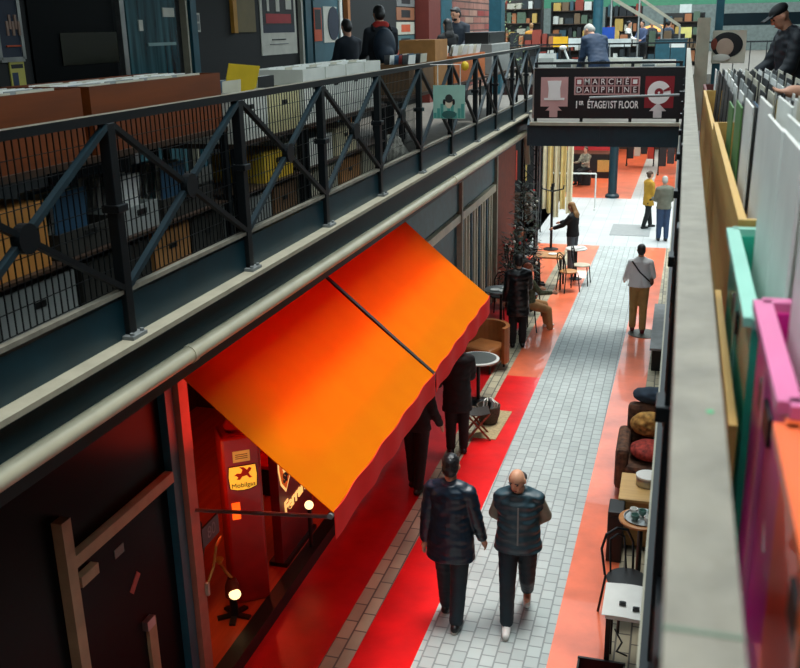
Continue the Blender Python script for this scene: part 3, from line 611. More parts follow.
def sleeves(label, group, x0, x1, y0, y1, z, n, pal, across='x', w=.315, lean=.12, jit=.012, name='record_sleeve'):
    """n record sleeves standing on z; across='x': their faces look along x"""
    for i in range(n):
        u = (i + .5) / n; key = (across, pal[i % len(pal)])
        if key not in SLV:
            g = G(); g.box((-.0022, -w / 2, 0), (.0022, w / 2, w)) if across == 'x' else g.box((-w / 2, -.0022, 0), (w / 2, .0022, w))
            o = g.go(name, PAPERC[pal[i % len(pal)]]); SLV[key] = o
        else: o = SLV[key].copy(); C.objects.link(o)
        tag(o, label, 'record', group)
        r = random.uniform(.3, 1) * lean
        if across == 'x': o.location = (x0 + (x1 - x0) * u, (y0 + y1) / 2 + random.uniform(-jit, jit), z); o.rotation_euler = (0, r, 0)
        else: o.location = ((x0 + x1) / 2 + random.uniform(-jit, jit), y0 + (y1 - y0) * u, z); o.rotation_euler = (r, 0, 0)
def board(name, label, cat, c, right, up, w, h, m, th=.012, marks=(), frame=None):
    """flat panel facing right x up; marks: (name, x0, y0, x1, y1, material) in 0..1, y up"""
    t = thing(name, label, cat, c); M = facing((0, 0, 0), right, up)
    G().box((-w / 2, -h / 2, 0), (w / 2, h / 2, th), M).go('sheet', m, t)
    for i, (nm, a, b, c_, d, mm) in enumerate(marks):
        G().box(((a - .5) * w, (b - .5) * h, th - .002), ((c_ - .5) * w, (d - .5) * h, th + .002 + .0012 * i), M).go(nm, mm, t)
    if frame:
        for x in (-1, 1): G().box((x * w / 2 - .02, -h / 2, 0), (x * w / 2 + .02, h / 2, th + .012), M).go('frame_bar', frame, t)
        for y in (-1, 1): G().box((-w / 2, y * h / 2 - .02, 0), (w / 2, y * h / 2 + .02, th + .012), M).go('frame_bar', frame, t)
    return t
def mm(n, c, **k): return mat(n, c, .6, var=.08, **k)
# ------------------------------------------------------------------ left gallery: bins by the rail
TL = 4.92
table('long dark table under the two brown wooden bins by the left rail', -3.72, -3.1, 3.0, 6.3, D, 5.06, shelf=.40)
bin_('nearest long brown wooden bin on the table by the left rail', -3.70, -3.12, 3.02, 4.60, 5.06, 5.43, BROWN, slot=False)
bin_('second brown wooden bin, just beyond the gap on the same table', -3.70, -3.12, 4.68, 6.27, 5.06, 5.43, BROWN, slot=False)
W_ = [0, 1, 0, 0, 2, 1]
for k in range(4): sleeves('white record sleeve filling the nearest brown bin', 'records in the nearest brown bin', -3.60, -3.22, 3.06 + k * .38, 3.40 + k * .38, TL + .20, 6, W_); sleeves('white record sleeve filling the second brown bin', 'records in the second brown bin', -3.60, -3.22, 4.72 + k * .38, 5.06 + k * .38, TL + .20, 6, W_)
for a, b in ((3.02, 4.6), (4.68, 6.27)):
    pass
table('dark table under the white crates and yellow sleeve by the left rail', -3.72, -3.1, 6.4, 7.75, D, TL, shelf=.40)
bin_('white plastic crate next to the brown bins, a yellow sleeve sticking out', -3.70, -3.12, 6.42, 7.05, TL, 5.28, mm('white_plastic', (206, 206, 196)))
bin_('pale yellow crate on the table between white crate and white file boxes', -3.70, -3.12, 7.08, 7.72, TL, 5.26, mm('pale_yellow_card', (196, 186, 140)))
sleeves('grey white record sleeve standing in the white crate', 'records in the white crate', -3.6, -3.25, 6.5, 6.95, TL + .12, 7, [0, 4, 1, 3])
sleeves('mixed record sleeve standing in the pale yellow crate', 'records in the pale yellow crate', -3.6, -3.25, 7.15, 7.6, TL + .12, 7, [0, 3, 1, 7, 2])
y = G().box((-.16, -.004, 0), (.16, .004, .30)).go('yellow_record_sleeve', mm('bright_yellow', (226, 190, 44))); y.location = (-3.3, 6.9, TL + .25); y.rotation_euler = (.25, .1, 1.2); tag(y, 'bright yellow sleeve sticking out of the white crate', 'record')
table('dark table carrying the row of white file boxes by the left rail', -3.72, -3.1, 7.82, 10.2, D, TL, shelf=.40)
WB = mm('white_box_card', (216, 216, 206))
for i, (a, w_) in enumerate((('nearest', 0), ('second', 1), ('third', 2), ('farthest', 3))):
    y0 = 7.88 + w_ * .57; bin_(a + ' of the four white file boxes with a dark hand hole', -3.66, -3.14, y0, y0 + .54, TL, 5.38, WB)
    sleeves('white sleeve in the ' + a + ' white file box', 'sleeves in the ' + a + ' white file box', -3.55, -3.25, y0 + .08, y0 + .46, TL + .16, 4, [0, 0, 1])
t = G().cbox((0, 0, .16), (.012, 1.1, .32), (0, .1, 0)).go('white_divider_board', WHITE); t.location = (-3.74, 9.2, TL + .22); 
bpy.data.objects.remove(t)
# what stands under those tables, seen through the wire mesh
def under(y0, y1, items):
    for lab, a, b, z0, z1, m, kind in items:
        if kind == 'box': cardbox(lab, -3.62, -3.16, a, b, D + z0, D + z1, m)
        else: bin_(lab, -3.62, -3.16, a, b, D + z0, D + z1, m)
SH = .40
under(3, 6, [('orange cardboard box with dark hand hole on the shelf, far left', 3.72, 4.22, SH, .80 - .06, mm('orange_card', (206, 140, 66)), 'box'),
  ('white carton on the floor below the orange box', 3.75, 4.4, 0, .33, mm('dull_white_card', (150, 154, 150)), 'box'),
  ('black fibre box on the floor under the first table', 4.46, 5.2, 0, .34, DKCARD, 'box'),
  ('brown cardboard box with hand hole on the floor under the first table', 5.25, 5.72, 0, .35, CARD, 'box'),
  ('dark olive box beside the brown cardboard box on the floor', 5.76, 6.22, 0, .35, DKCARD, 'box'),
  ('pale grey crate of records on the shelf under the second bin', 4.95, 5.35, SH, .56, mm('dull_white_card', (150, 154, 150)), 'bin'),
  ('dark crate of blue records on the shelf under the second bin', 5.42, 6.1, SH, .54, DKCARD, 'bin'),
  ('small dark crate of blue records on the shelf beside the orange box', 4.3, 4.9, SH, .54, DKCARD, 'bin')])
sleeves('record sleeve in the pale grey crate under the second bin', 'records in the pale grey crate', -3.55, -3.22, 5.0, 5.3, D + SH + .02, 5, [0, 4, 2]) if False else None
for lab, a, b, pal in (('pale grey crate', 4.99, 5.31, [0, 2, 0]), ('crate of blue records', 5.46, 6.06, [4, 0, 0, 8, 1]), ('small dark crate', 4.34, 4.86, [0, 4, 1, 8])):
    sleeves('record sleeve in the ' + lab + ' under the brown bins', 'records in the ' + lab, -3.52, -3.26, a, b, D + SH + .02, 6, pal, w=.315)
under(6, 10, [('yellow box on the shelf under the pale yellow crate', 7.0, 7.6, SH, .62, mm('yellow_box', (214, 176, 40)), 'box'),
  ('white carton on the floor under the white crates', 6.5, 7.1, 0, .33, mm('dull_white_card', (150, 154, 150)), 'box'),
  ('brown carton on the floor under the pale yellow crate', 7.15, 7.65, 0, .34, CARD2, 'box'),
  ('white crate on the shelf below the nearest file box', 7.95, 8.6, SH, .64, WB, 'bin'),
  ('cream carton on the shelf below the second file box', 8.7, 9.3, SH, .66, mm('cream_card', (206, 196, 160)), 'box'),
  ('large pale carton on the floor below the nearest file box', 7.95, 8.7, 0, .36, mm('pale_grey_card', (178, 172, 150)), 'box'),
  ('brown carton on the floor below the third file box', 8.8, 9.4, 0, .34, CARD, 'box'),
  ('pale carton on the floor below the farthest file box', 9.5, 10.1, 0, .36, mm('pale_grey_card', (178, 172, 150)), 'box')])
s = Soft().ell((0, 0, .16), (.22, .26, .17)).ell((0, .05, .30), (.14, .16, .1)).go('cloth_sack', mat('grey_speckled_cloth', (150, 150, 140), .9, var=.5, scale=18), None, .02, 4, wob=.02); s.location = (-3.2, 10.6, D); tag(s, 'pale speckled cloth sack on the gallery floor beside the railing', 'sack')
table('dark table under the cardboard boxes farther along the left rail', -3.95, -3.15, 11.0, 13.6, D, TL)
bin_('low dark bin of mixed records in front of the cardboard boxes', -3.7, -3.2, 11.5, 12.7, TL, 5.28, CARD2, slot=False)
sleeves('mixed record sleeve in the low dark bin', 'records in the low dark bin', -3.6, -3.25, 11.6, 12.0, TL + .15, 6, [3, 0, 4, 5]); sleeves('mixed record sleeve in the low dark bin', 'records in the low dark bin', -3.6, -3.25, 12.2, 12.6, TL + .15, 6, [3, 1, 4, 8])
cardbox('tall brown cardboard box on the table by the left rail', -3.7, -3.2, 12.8, 13.5, TL, 5.54, CARD, slot=0)
table('dark table under the orange box near the bridge end', -3.95, -3.15, 13.7, 16.4, D, TL)
bin_('orange brown open box packed with white records near the bridge end', -3.7, -3.2, 13.9, 16.2, TL, 5.30, mm('orange_brown_card', (196, 104, 44)), slot=False)
for k in range(4): sleeves('white record sleeve standing in the orange brown box', 'records in the orange brown box', -3.6, -3.25, 14.0 + .55 * k, 14.4 + .55 * k, TL + .2, 5, [0, 2, 0, 1], lean=.3)
table('dark table under the grey box at the far end of the left rail', -3.95, -3.15, 16.6, 19.4, D, TL)
cardbox('grey box on the last table of the left gallery', -3.7, -3.2, 16.8, 18.6, TL, 5.40, mm('grey_card', (140, 142, 138)), slot=0, name='grey_box')
b = thing('amplifier', 'black amplifier case standing on the grey box', 'amplifier', (-3.5, 17.8, 5.406)); G().box((-.22, -.8, 0), (.2, .8, .2)).go('case', BLACK, b, bevel=.01); G().box((.2, -.7, .03), (.206, .7, .17)).go('front_panel', IRON, b)
# hanging teal card
hc = AX(449, 102, -2.55); t = thing('hanging_card', 'pale teal square card with a headphone portrait hanging on the left railing', 'sign', (-2.55, hc.y, hc.z), -PI / 2)
G().box((-.008, -.185, -.185), (0, .185, .185)).go('card', mm('pale_teal_card', (150, 196, 180)), t)
PTEAL = mm('mid_teal_print', (70, 150, 140)); FACE = mm('print_cream', (214, 206, 180)); g = G()
for i in range(9): g.box((0, -.18 + i * .04, -.18), (.002, -.145 + i * .04, -.12 + .05 * ((i * 7) % 3)))
g.go('city_print', PTEAL, t); G().ell((.001, .0, .0), (.003, .045, .07), 18, 12).go('head_print', FACE, t); G().ell((.0025, .0, .035), (.003, .045, .05), 18, 12).go('hair_print', mm('print_dark', (44, 50, 48)), t)
for sy in (-1, 1): G().ell((.004, sy * .055, .0), (.004, .016, .035), 12, 8).go('headphone_print', BLACK, t)
G().ell((.001, 0, -.14), (.003, .09, .045), 18, 10).go('shoulder_print', mm('print_teal_dark', (40, 96, 92)), t)
for sy in (-.13, .13): G().tube([V((-.004, sy, .185)), V((-.004, sy, 5.30 - hc.z)), V((-.02, -.24, 5.30 - hc.z))], .005, 6).go('cord', WHITE, t)
G().ell((.0, .0, 0), (.05, .05, .06), 12, 8).go('yellow_flower', mm('bright_yellow', (226, 190, 44))); o = bpy.data.objects['yellow_flower']; p = AX(465, 66, -2.74); o.location = p; tag(o, 'small yellow flower tied on the left railing above the teal card', 'flower')
# ------------------------------------------------------------------ left gallery: shop fronts
XW = -5.6
def wrect(px0, py0, px1, py1):
    a, b = AX(px0, py0, XW), AX(px1, py1, XW); c = AX(px0, py1, XW); return a.y, b.y, min(c.z, b.z), max(a.z, AX(px1, py0, XW).z)
def wpanel(nm, px0, py0, px1, py1, m, d=.03, zlo=None, zhi=None):
    y0, y1, z0, z1 = wrect(px0, py0, px1, py1); return sbox(nm, (XW, y0, zlo if zlo is not None else z0), (XW + d, y1, zhi if zhi is not None else z1), m)
GT = wood('teal_shop_glass', (14, 44, 54), (70, 116, 124), .15, 1.4, 'Z'); GO = mat('olive_glass_reflection', (26, 30, 22), .15, spec=.5)  # pale vertical streaks paint in reflections and curtains on the teal glass
wpanel('window_2', 24, 0, 119, 90, GLASSD, .02, D, 7.2)
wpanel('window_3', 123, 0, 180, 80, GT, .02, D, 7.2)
wpanel('trim_window_mullion', 118, 0, 122, 80, STEEL, .06, D, 7.2)
wpanel('trim_window_frame', 180, 0, 185, 75, BEIGE, .08, D, 7.2); wpanel('trim_window_frame_teal', 185, 0, 197, 75, TEAL2, .06, D, 7.2)
wpanel('trim_olive_reflection', 57, 33, 117, 62, GO, .03)  # flat olive panel stands for a shape reflected in the dark glass
wpanel('window_4', 231, 0, 255, 32, mm('amber_shop_glass', (120, 104, 64)), .02, None, 7.0); wpanel('trim_window_amber_frame', 229, 0, 235, 33, mm('amber_frame', (196, 140, 50)), .05, None, 7.0); 
wpanel('trim_door_frame', 297, 0, 302, 68, mm('pale_frame', (190, 190, 178)), .06, D, 7.2); wpanel('trim_teal_door_panel', 302, 0, 311, 70, TEAL2, .05, D, 7.2)
wpanel('door_1', 311, 0, 340, 70, mm('shop_door_paint', (60, 100, 112)), .03, D, 7.0); wpanel('trim_white_jamb', 336, 0, 341, 65, WHITE, .06, D, 7.2)
wpanel('trim_wood_door_post', 343, 0, 348, 70, mm('orange_wood', (176, 112, 60)), .08, D, 7.2)
y0, y1, z0, z1 = wrect(415, 0, 428, 62); sbox('column_dark_red', (XW, y0, D), (XW + .3, y1, 7.2), mm('dark_red_column', (110, 40, 30)))
y0, y1, z0, z1 = wrect(428, 0, 440, 62); sbox('column_teal_gallery', (XW, y0, D), (XW + .3, y1, 7.2), TEAL2)
y0, y1, z0, z1 = wrect(441, 0, 487, 62); sbox('wall_brick_left', (XW, y0, D), (XW + .25, y1, 7.2), brick('red_white_brick', (150, 50, 44), (190, 150, 130), (90, 60, 54), 1.0, .17, .02, .7, axes=(0, PI / 2, PI / 2)))
p = AX(496, 20, -4.4); sbox('column_teal_far', (-4.55, p.y - .12, D), (-4.25, p.y + .35, 7.2), TEAL2)
def wboard(name, label, px0, py0, px1, py1, m, marks=(), cat='poster', frame=None, up=None):
    y0, y1, z0, z1 = wrect(px0, py0, px1, py1); z1 = up or z1
    return board(name, label, cat, (XW + (.02 if cat in ('notice', 'card', 'shelf') else .0 if cat in ('rack',) or name in ('band_poster', 'magazine', 'film_poster') or cat == 'record' and px0 > 390 else .03), (y0 + y1) / 2, (z0 + z1) / 2), (0, 1, 0), (0, 0, 1), y1 - y0, z1 - z0, m, .012, marks, frame)
NV = mm('poster_navy', (20, 34, 56)); PK = mm('poster_black', (16, 16, 20)); PW = mm('poster_white', (212, 210, 198)); PR = mm('poster_red', (176, 34, 40)); PO = mm('poster_orange', (196, 80, 40)); PYL = mm('poster_yellow', (196, 186, 90)); PB = mm('poster_blue', (34, 54, 84))
wboard('band_poster', 'navy poster with white heading and a group of figures, far left wall', -12, -20, 23, 59, NV, [('heading_stroke', .42 + .13 * i, .80, .50 + .13 * i, .9, PW) for i in range(4)] + [('rule', .05, .745, .95, .765, PR)] + [('figure', .40 + .12 * i, .30 + .08 * (i % 2), .49 + .12 * i, .48 + .08 * (i % 2), mm('poster_flesh', (150, 120, 104))) for i in range(5)] + [('caption_line', .3, .16, .9, .18, PO)], frame=STEEL)
wboard('magazine', 'yellow and white magazine page below the navy poster', 8, 62, 26, 88, PYL, [('picture', .1, .1, .5, .6, PB), ('title_bar', .1, .75, .9, .9, PK)], cat='magazine')
wboard('film_poster', 'white bordered poster with red lettering and dark picture, left gallery wall', 257, -22, 297, 53, PW, [('picture', .06, .28, .94, .96, PK), ('blue_band', .06, .28, .94, .38, NV), ('red_title', .14, .40, .84, .52, PR), ('white_figure', .18, .55, .24, .95, PW), ('white_figure', .42, .55, .52, .95, PW), ('white_figure', .70, .58, .86, .95, PW), ('caption_line', .28, .185, .66, .2, PK), ('caption_line', .22, .13, .72, .14, GREY)])
wboard('record_cover', 'orange and black record cover beside the blue record on the shop door', 311, 8, 320, 41, PO, [('picture', .1, .35, .9, .95, PK)], cat='record')
wboard('record_display', 'white record cover with dark blue disc on the shop door', 320.5, 7, 335.5, 42, PW, [('blue_ground', .5, .15, 1.0, .95, PB)], cat='record')
y0, y1, z0, z1 = wrect(324, 10, 337, 37)
G().cyl((XW + .047, (y0 + y1) / 2, (z0 + z1) / 2), (XW + .055, (y0 + y1) / 2, (z0 + z1) / 2), .26, seg=28).go('vinyl_disc', NV); 
o = bpy.data.objects['vinyl_disc']; o.parent = bpy.data.objects['record_display']; o.matrix_parent_inverse = bpy.data.objects['record_display'].matrix_world.inverted() if False else Matrix.Translation(-V(bpy.data.objects['record_display'].location))
wboard('notice', 'small white notice stuck on the teal shop glass', 136, 20, 141, 31, PW, cat='notice'); wboard('price_card', 'pale card hanging in the teal shop window', 160, 8, 172, 17, PW, cat='card')
wboard('display_shelf', 'pale shelf line behind the teal shop glass', 146, 43, 174, 45, mm('shelf_teal', (130, 160, 160)), cat='shelf'); wboard('letter_rack', 'pale paper rack fixed to the dark wall beside the teal frame', 193, 13, 200, 32, mm('pale_frame', (190, 190, 178)), [('paper', .15, .55, .85, .9, GREY), ('paper', .15, .1, .85, .45, GREY)], cat='rack')
for i, (nm, c, mk) in enumerate((('topmost grey', (120, 120, 118), PK), ('orange tinted', (150, 96, 66), PK), ('pale', (190, 186, 170), PO), ('teal', (70, 104, 108), PK), ('lowest red', (150, 60, 40), PW))):
    yA = -6 + i * 14; wboard('record_cover', nm + ' record cover in the column of covers on the left wall', 396, yA, 414, yA + 12, mm('cover_' + str(i), c), [('print', .25, .2, .75, .8, mk)], cat='record')
# ------------------------------------------------------------------ right gallery: crates and records along the rail
table('low timber table carrying the coloured crates beside the right rail', .115, .62, .45, 6.68, D, 4.86, DKWOOD, shelf=None)
def plastic(name, c): return mat(name, c, .38, var=.06, coat=.2)
ORG, MAG, TEALP = plastic('orange_red_plastic', (255, 62, 24)), plastic('magenta_plastic', (222, 16, 146)), plastic('green_teal_plastic', (44, 178, 148))
ORGR, MAGR, TEALR = plastic('orange_rim', (244, 104, 44)), plastic('pink_rim', (218, 110, 160)), plastic('lit_teal_rim', (140, 200, 182))  # mint rim is the teal plastic with light on its top edge painted in
for lab, xx, a, b, m, r, z1 in (('orange red plastic crate nearest the camera beside the right rail', .118, .45, .93, ORG, ORGR, 5.31), ('magenta plastic crate between the orange and teal crates', .122, .95, 1.33, MAG, MAGR, 5.325), ('teal plastic crate beyond the magenta crate by the rail', .114, 1.36, 2.0, TEALP, TEALR, 5.29)):
    t = bin_(lab, xx, xx + .37, a, b, 4.86, z1, m, name='plastic_crate', cat='crate', rim=r, flare=-.0, slot=False); h = z1 - 4.86; L = b - a
    for k in range(1, 2): G().box((-.191, -L / 2 + .06 + k * L / 3, .05), (-.185, -L / 2 + .085 + k * L / 3, h - .02)).go('rib', r if k == 1 else m, t)
    G().box((-.19, -.07, h - .09), (-.184, .07, h - .055)).go('handle_slot', BLACK, t)
for y0, n, pal, lab in ((.98, 9, [0, 0, 1], 'magenta'), (1.39, 9, [0, 0, 2, 1], 'teal'), (1.66, 9, [0, 0, 1, 0], 'teal')):
    sleeves('white record sleeve standing in the ' + lab + ' crate', 'records in the ' + lab + ' crate', .14, .45, y0, y0 + .32, 5.215 if lab == 'teal' else 5.16, n, pal, lean=.015)
sleeves('white record sleeve standing in the orange red crate', 'records in the orange red crate', .22, .45, .55, .86, 4.94, 5, [0, 1, 0], lean=.05)
o = G().box((-.006, -.37, 0), (.006, .37, .30)).go('plywood_plank', OAK); o.location = (.098, 1.68, 4.86); tag(o, 'narrow plywood plank standing between the right rail and the teal crate', 'plank')
for lab, a, b, z1 in (('plywood bin beyond the teal crate beside the right rail', 2.03, 4.1, 5.315), ('second plywood bin, farther along the right rail', 4.14, 6.6, 5.28)):
    bin_(lab, .125, .60, a, b, 4.86, z1, OAK, cat='crate', slot=False)
G().box((-.006, -.42, 0), (.006, .42, .44)).go('plywood_offcut', OAK); o = bpy.data.objects['plywood_offcut']; o.location = (.118, 4.05, 4.86); bpy.data.objects.remove(o)
for k in range(4): sleeves('record sleeve in the plywood bin beyond the teal crate', 'records in the first plywood bin', .147, .56, 2.06 + k * .49, 2.40 + k * .49, 5.22 - .04 * k, 10, ([0, 0, 1, 0, 3] if k < 2 else [6, 3, 4, 7, 3, 0]), lean=.02)
for k in range(5): sleeves('dark edged record sleeve in the second plywood bin', 'records in the second plywood bin', .17, .56, 4.2 + k * .47, 4.54 + k * .47, 5.10, 10, [3, 0, 2, 3, 1], lean=.06)
# posters, pillar and beam at the end of the right gallery
sbox('column_right_gallery', (.10, 11.0, D), (.23, 11.35, 5.74), BEIGE); sbox('column_right_gallery_dark', (.28, 11.15, D), (.36, 11.3, 7.2), TEAL2)
a, b = AY(709, 26, 11.2), AY(749, 15, 11.2); sbox('beam_right_gallery', (.36, 11.1, a.z), (1.15, 11.3, b.z + .02), TEAL)
a, b = AY(711, 64, 11), AY(748, 30, 11)
t = board('portrait_poster', 'cream poster with a black and brown round portrait on the right gallery', 'poster', ((a.x + b.x) / 2, 11.15, (a.z + b.z) / 2), (1, 0, 0), (0, 0, 1), b.x - a.x, b.z - a.z, mm('poster_cream', (206, 198, 178)), .02)
for nm, c, r, m, d in (('dark_ring', (-.02, .02), (.16, .13), PK, .024), ('face', (-.04, .0), (.09, .09), mm('poster_face', (186, 160, 140)), .028), ('red_shape', (-.15, .03), (.035, .06), mm('poster_rust', (140, 60, 40)), .026), ('white_shape', (-.07, -.11), (.09, .04), PW, .03)):
    G().ell((c[0], -d, c[1]), (r[0], .006, r[1]), 24, 12).go(nm, m, t)
bin_('dark bin of pale edged records at the end of the right rail', .14, .62, 6.75, 7.6, 4.86, 5.26, mm('red_brown_bin', (96, 40, 34)), cat='crate', slot=False)
table('dark table under the last bin of the right rail', .125, .62, 6.72, 8.2, D, 4.86)
for k in range(2): sleeves('pale edged record sleeve in the last bin of the right rail', 'records in the last right bin', .19, .56, 6.8 + .4 * k, 7.1 + .4 * k, 5.06, 9, [0, 3, 1, 3], lean=.05)
# rod sticking out from the rail
t = thing('steel_rod', 'thin grey rod with a black clamp sticking out across the sign from the right rail', 'rod', (.01, 6.05, 5.29)); G().cyl((0, 0, 0), (-.56, .03, -.02), .008, seg=10).go('rod', GREY, t); G().box((-.03, -.03, -.02), (.0, .03, .02)).go('clamp', BLACK, t)
G().ell((0, 0, 0), (.02, .035, .012), 12, 8).go('paint_drop', TEAL2); o = bpy.data.objects['paint_drop']; o.location = (.0, 7.2, 5.33); bpy.data.objects.remove(o)
# green paint spot and seam on the near rail
r = bpy.data.objects['iron_railing.001']
G().cyl((.012, 1.853, 1.1795), (.012, 1.853, 1.1806), .004, seg=12).go('green_paint_spot', mm('green_paint', (40, 170, 110)), r); G().box((-.026, 1.462, 1.12), (.026, 1.466, 1.1808)).go('weld_seam', mm('dull_green_seam', (90, 110, 92)), r)
# ------------------------------------------------------------------ right side of the alley below
t = thing('floral_armchair', 'armchair in dark floral fabric piled with cushions under the right gallery', 'armchair', (-.02, 11.55, 0))
FLO = mat('dark_floral_fabric', (84, 54, 36), .85, var=.75, scale=14); FLO2 = mat('red_floral_fabric', (150, 50, 40), .85, var=.7, scale=18)
G().box((-.40, -.42, .1), (.4, .4, .44)).go('seat', FLO, t, bevel=.05); G().box((-.40, .28, .44), (.4, .46, 1.0)).go('backrest', FLO, t, bevel=.07)
for sx in (-1, 1): G().box((sx * .42 - .08, -.42, .1), (sx * .42 + .08, .42, .66)).go('armrest', FLO, t, bevel=.06)
for sx in (-1, 1):
    for sy in (-1, 1): G().cyl((sx * .36, sy * .36, 0), (sx * .36, sy * .36, .1), .025).go('leg', DKWOOD, t)
def cushion(label, c, r, m): o = Soft().ell((0, 0, 0), r).go('cushion', m, None, .02, 5, wob=.015); o.location = c; tag(o, label, 'cushion')
cushion('red floral cushion on the seat of the floral armchair', (-.1, 11.42, .56), (.26, .24, .12), FLO2)
cushion('blue denim cushion lying on top of the armchair back', (-.12, 11.98, 1.09), (.26, .16, .11), mat('dark_denim_cloth', (34, 52, 68), .85, var=.3)); cushion('ochre patterned cushion leaning on the armchair back', (-.14, 11.68, .80), (.24, .12, .17), mat('ochre_floral', (170, 128, 64), .85, var=.7, scale=16))
t = thing('wooden_chest', 'pale wooden chest under the round tin below the right gallery', 'chest', (-.12, 10.2, 0)); G().box((-.26, -.32, .05), (.26, .32, .6)).go('body', wood('chest_wood', (150, 104, 54), (176, 128, 70), .5, 3, 'X'), t, bevel=.01); G().box((-.28, -.34, .6), (.28, .34, .64)).go('lid', wood('chest_lid_wood', (186, 146, 88), (204, 166, 104), .5, 3, 'X'), t, bevel=.008)
for sx in (-1, 1): G().box((sx * .2 - .03, -.3, 0), (sx * .2 + .03, .3, .05)).go('foot', DKWOOD, t)
t = thing('round_tin', 'round silver tin with a white lid on the wooden chest', 'tin', (-.10, 10.28, .64)); G().lathe([(.125, 0), (.13, .01), (.13, .09), (.125, .1)]).go('tin_body', STEEL, t, smooth=True); G().lathe([(.128, .1), (.134, .105), (.134, .125), (.1, .13)]).go('lid', WHITE, t, smooth=True)
t = thing('speaker_box', 'tall black speaker box standing beside the wooden chest', 'speaker', (-.44, 9.72, 0)); G().box((-.05, -.16, 0), (.12, .16, .62)).go('cabinet', BLACK, t, bevel=.01); G().box((-.04, -.165, .06), (.11, -.16, .56)).go('grille', IRON, t)
def rtable(label, c, r, h, m, name='round_table'):
    t = thing(name, label, 'table', c); G().lathe([(r * .96, h - .03), (r, h - .02), (r, h - .005), (r * .97, h)], seg=36).go('table_top', m, t, smooth=True); G().cyl((0, 0, .03), (0, 0, h - .03), .028).go('pedestal', IRON, t)
    G().lathe([(r * .6, 0), (r * .6, .012), (.05, .035), (.03, .05)]).go('base', IRON, t, smooth=True); return t
RW = wood('round_table_wood', (170, 110, 56), (196, 136, 76), .45, 3, 'X')
rtable('small round wooden table holding a tray of crockery below the right gallery', (-.13, 9.25, 0), .23, .75, RW)
t = thing('crockery_tray', 'round metal tray of white crockery on the small wooden table', 'tray', (-.12, 9.25, .75)); G().lathe([(.16, 0), (.18, .004), (.19, .02), (.183, .02), (.172, .01)], seg=32).go('tray', STEEL, t, smooth=True)
for i, (x, y) in enumerate(((-.07, -.06), (.06, -.08), (.0, .05), (-.09, .07), (.09, .06))):
    t = thing('cup', ('nearest left', 'nearest right', 'middle', 'far left', 'far right')[i] + ' white cup on the round tray', 'cup', (-.12 + x, 9.25 + y, .7605)); G().lathe([(.02, 0), (.038, .02), (.042, .06), (.036, .06), (.03, .02)], seg=18).go('bowl', WHITE if i % 2 else mm('teal_china', (90, 130, 120)), t, smooth=True)
    G().tube([V((.04, 0, .045)), V((.06, 0, .038)), V((.055, 0, .022)), V((.036, 0, .018))], .005, 6).go('handle', WHITE, t)
def bistro(label, loc, rz, seatm, fm=IRON, cat='chair', name='bistro_chair', group=None):
    t = thing(name, label, cat, loc, rz, group); G().lathe([(.19, .435), (.2, .445), (.2, .46), (.17, .47)], seg=26).go('seat', seatm, t, smooth=True)
    for sx in (-1, 1):
        G().tube([V((sx * .15, -.15, .44)), V((sx * .19, -.19, 0))], .013).go('leg', fm, t); G().tube([V((sx * .15, .15, .44)), V((sx * .19, .2, 0))], .013).go('leg', fm, t)
    G().tube([V((-.16, .15, .45)), V((-.18, .2, .72)), V((-.12, .22, .86)), V((0, .23, .9)), V((.12, .22, .86)), V((.18, .2, .72)), V((.16, .15, .45))], .013).go('back_hoop', fm, t)
    G().tube([V((-.09, .16, .45)), V((-.08, .21, .8)), V((0, .215, .84)), V((.08, .21, .8)), V((.09, .16, .45))], .01).go('inner_hoop', fm, t); return t
bistro('black metal chair between the crockery table and white sheet', (-.22, 8.52, 0), .6, BLACK)
table('small folding table covered by a white sheet at the lower right', -.36, .1, 7.45, 7.95, 0, .72, WHITE)
t = thing('white_sheet', 'white paper sheet draped over the small folding table', 'sheet', (-.13, 7.7, .722)); G().grid(lambda u, v: (-.26 + .52 * u, -.27 + .54 * v, .012 + .006 * math.sin(7 * u + 5 * v)), 10, 10, .004).go('sheet', WHITE, t, smooth=True)
for x, y, lab in ((-.22, 7.62, 'left'), (-.1, 7.56, 'right')): o = G().box((-.03, -.02, 0), (.03, .02, .022)).box((-.02, -.012, .022), (.02, .012, .03)).go('camera_case', BLACK); o.location = (x, y, .7405); tag(o, 'small black case lying on the white sheet, the ' + lab + ' one', 'case')
t = thing('crate', 'black plastic basket with red contents at the bottom edge of the picture', 'crate', (-.37, 7.28, 0)); n = 0
for sx in (-1, 1): G().box((sx * .2 - .008, -.15, 0), (sx * .2 + .008, .15, .25)).go('side_panel', BLACK, t)
for sy in (-1, 1): G().box((-.2, sy * .15 - .008, 0), (.2, sy * .15 + .008, .25)).box((-.21, sy * .155 - .012, .24), (.21, sy * .155 + .012, .26)).go('end_panel', BLACK, t)
G().box((-.2, -.15, 0), (.2, .15, .01)).go('base', BLACK, t); t.name = 'plastic_basket'
for i in range(3): o = G().box((-.05, -.1, 0), (.05, .1, .1 + .03 * i)).go('red_book', mm('book_red', (180, 44, 36))); o.location = (-.49 + .11 * i, 7.28, .01); tag(o, ('left', 'middle', 'right')[i] + ' of the three red books standing in the black basket', 'book')
o = G().tube([V((-.30, 8.3, .008)), V((-.22, 8.1, .008)), V((-.26, 7.95, .008)), V((-.16, 7.9, .008))], .008).go('cable', BLACK); tag(o, 'thin black cable lying on the stone edge below the sheet', 'cable')
t = thing('metal_bench', 'pale metal bench with dark legs beyond the manhole by the right shops', 'bench', (-.12, 17.2, 0)); G().box((-.14, -1.4, .42), (.16, 1.4, .46)).go('seat', GREY, t)
for y in (-1.2, 0, 1.2): G().box((-.1, y - .03, 0), (.12, y + .03, .42)).go('leg', IRON, t)
G().box((.12, -1.4, .46), (.16, 1.4, .85)).go('backrest', STEEL, t)
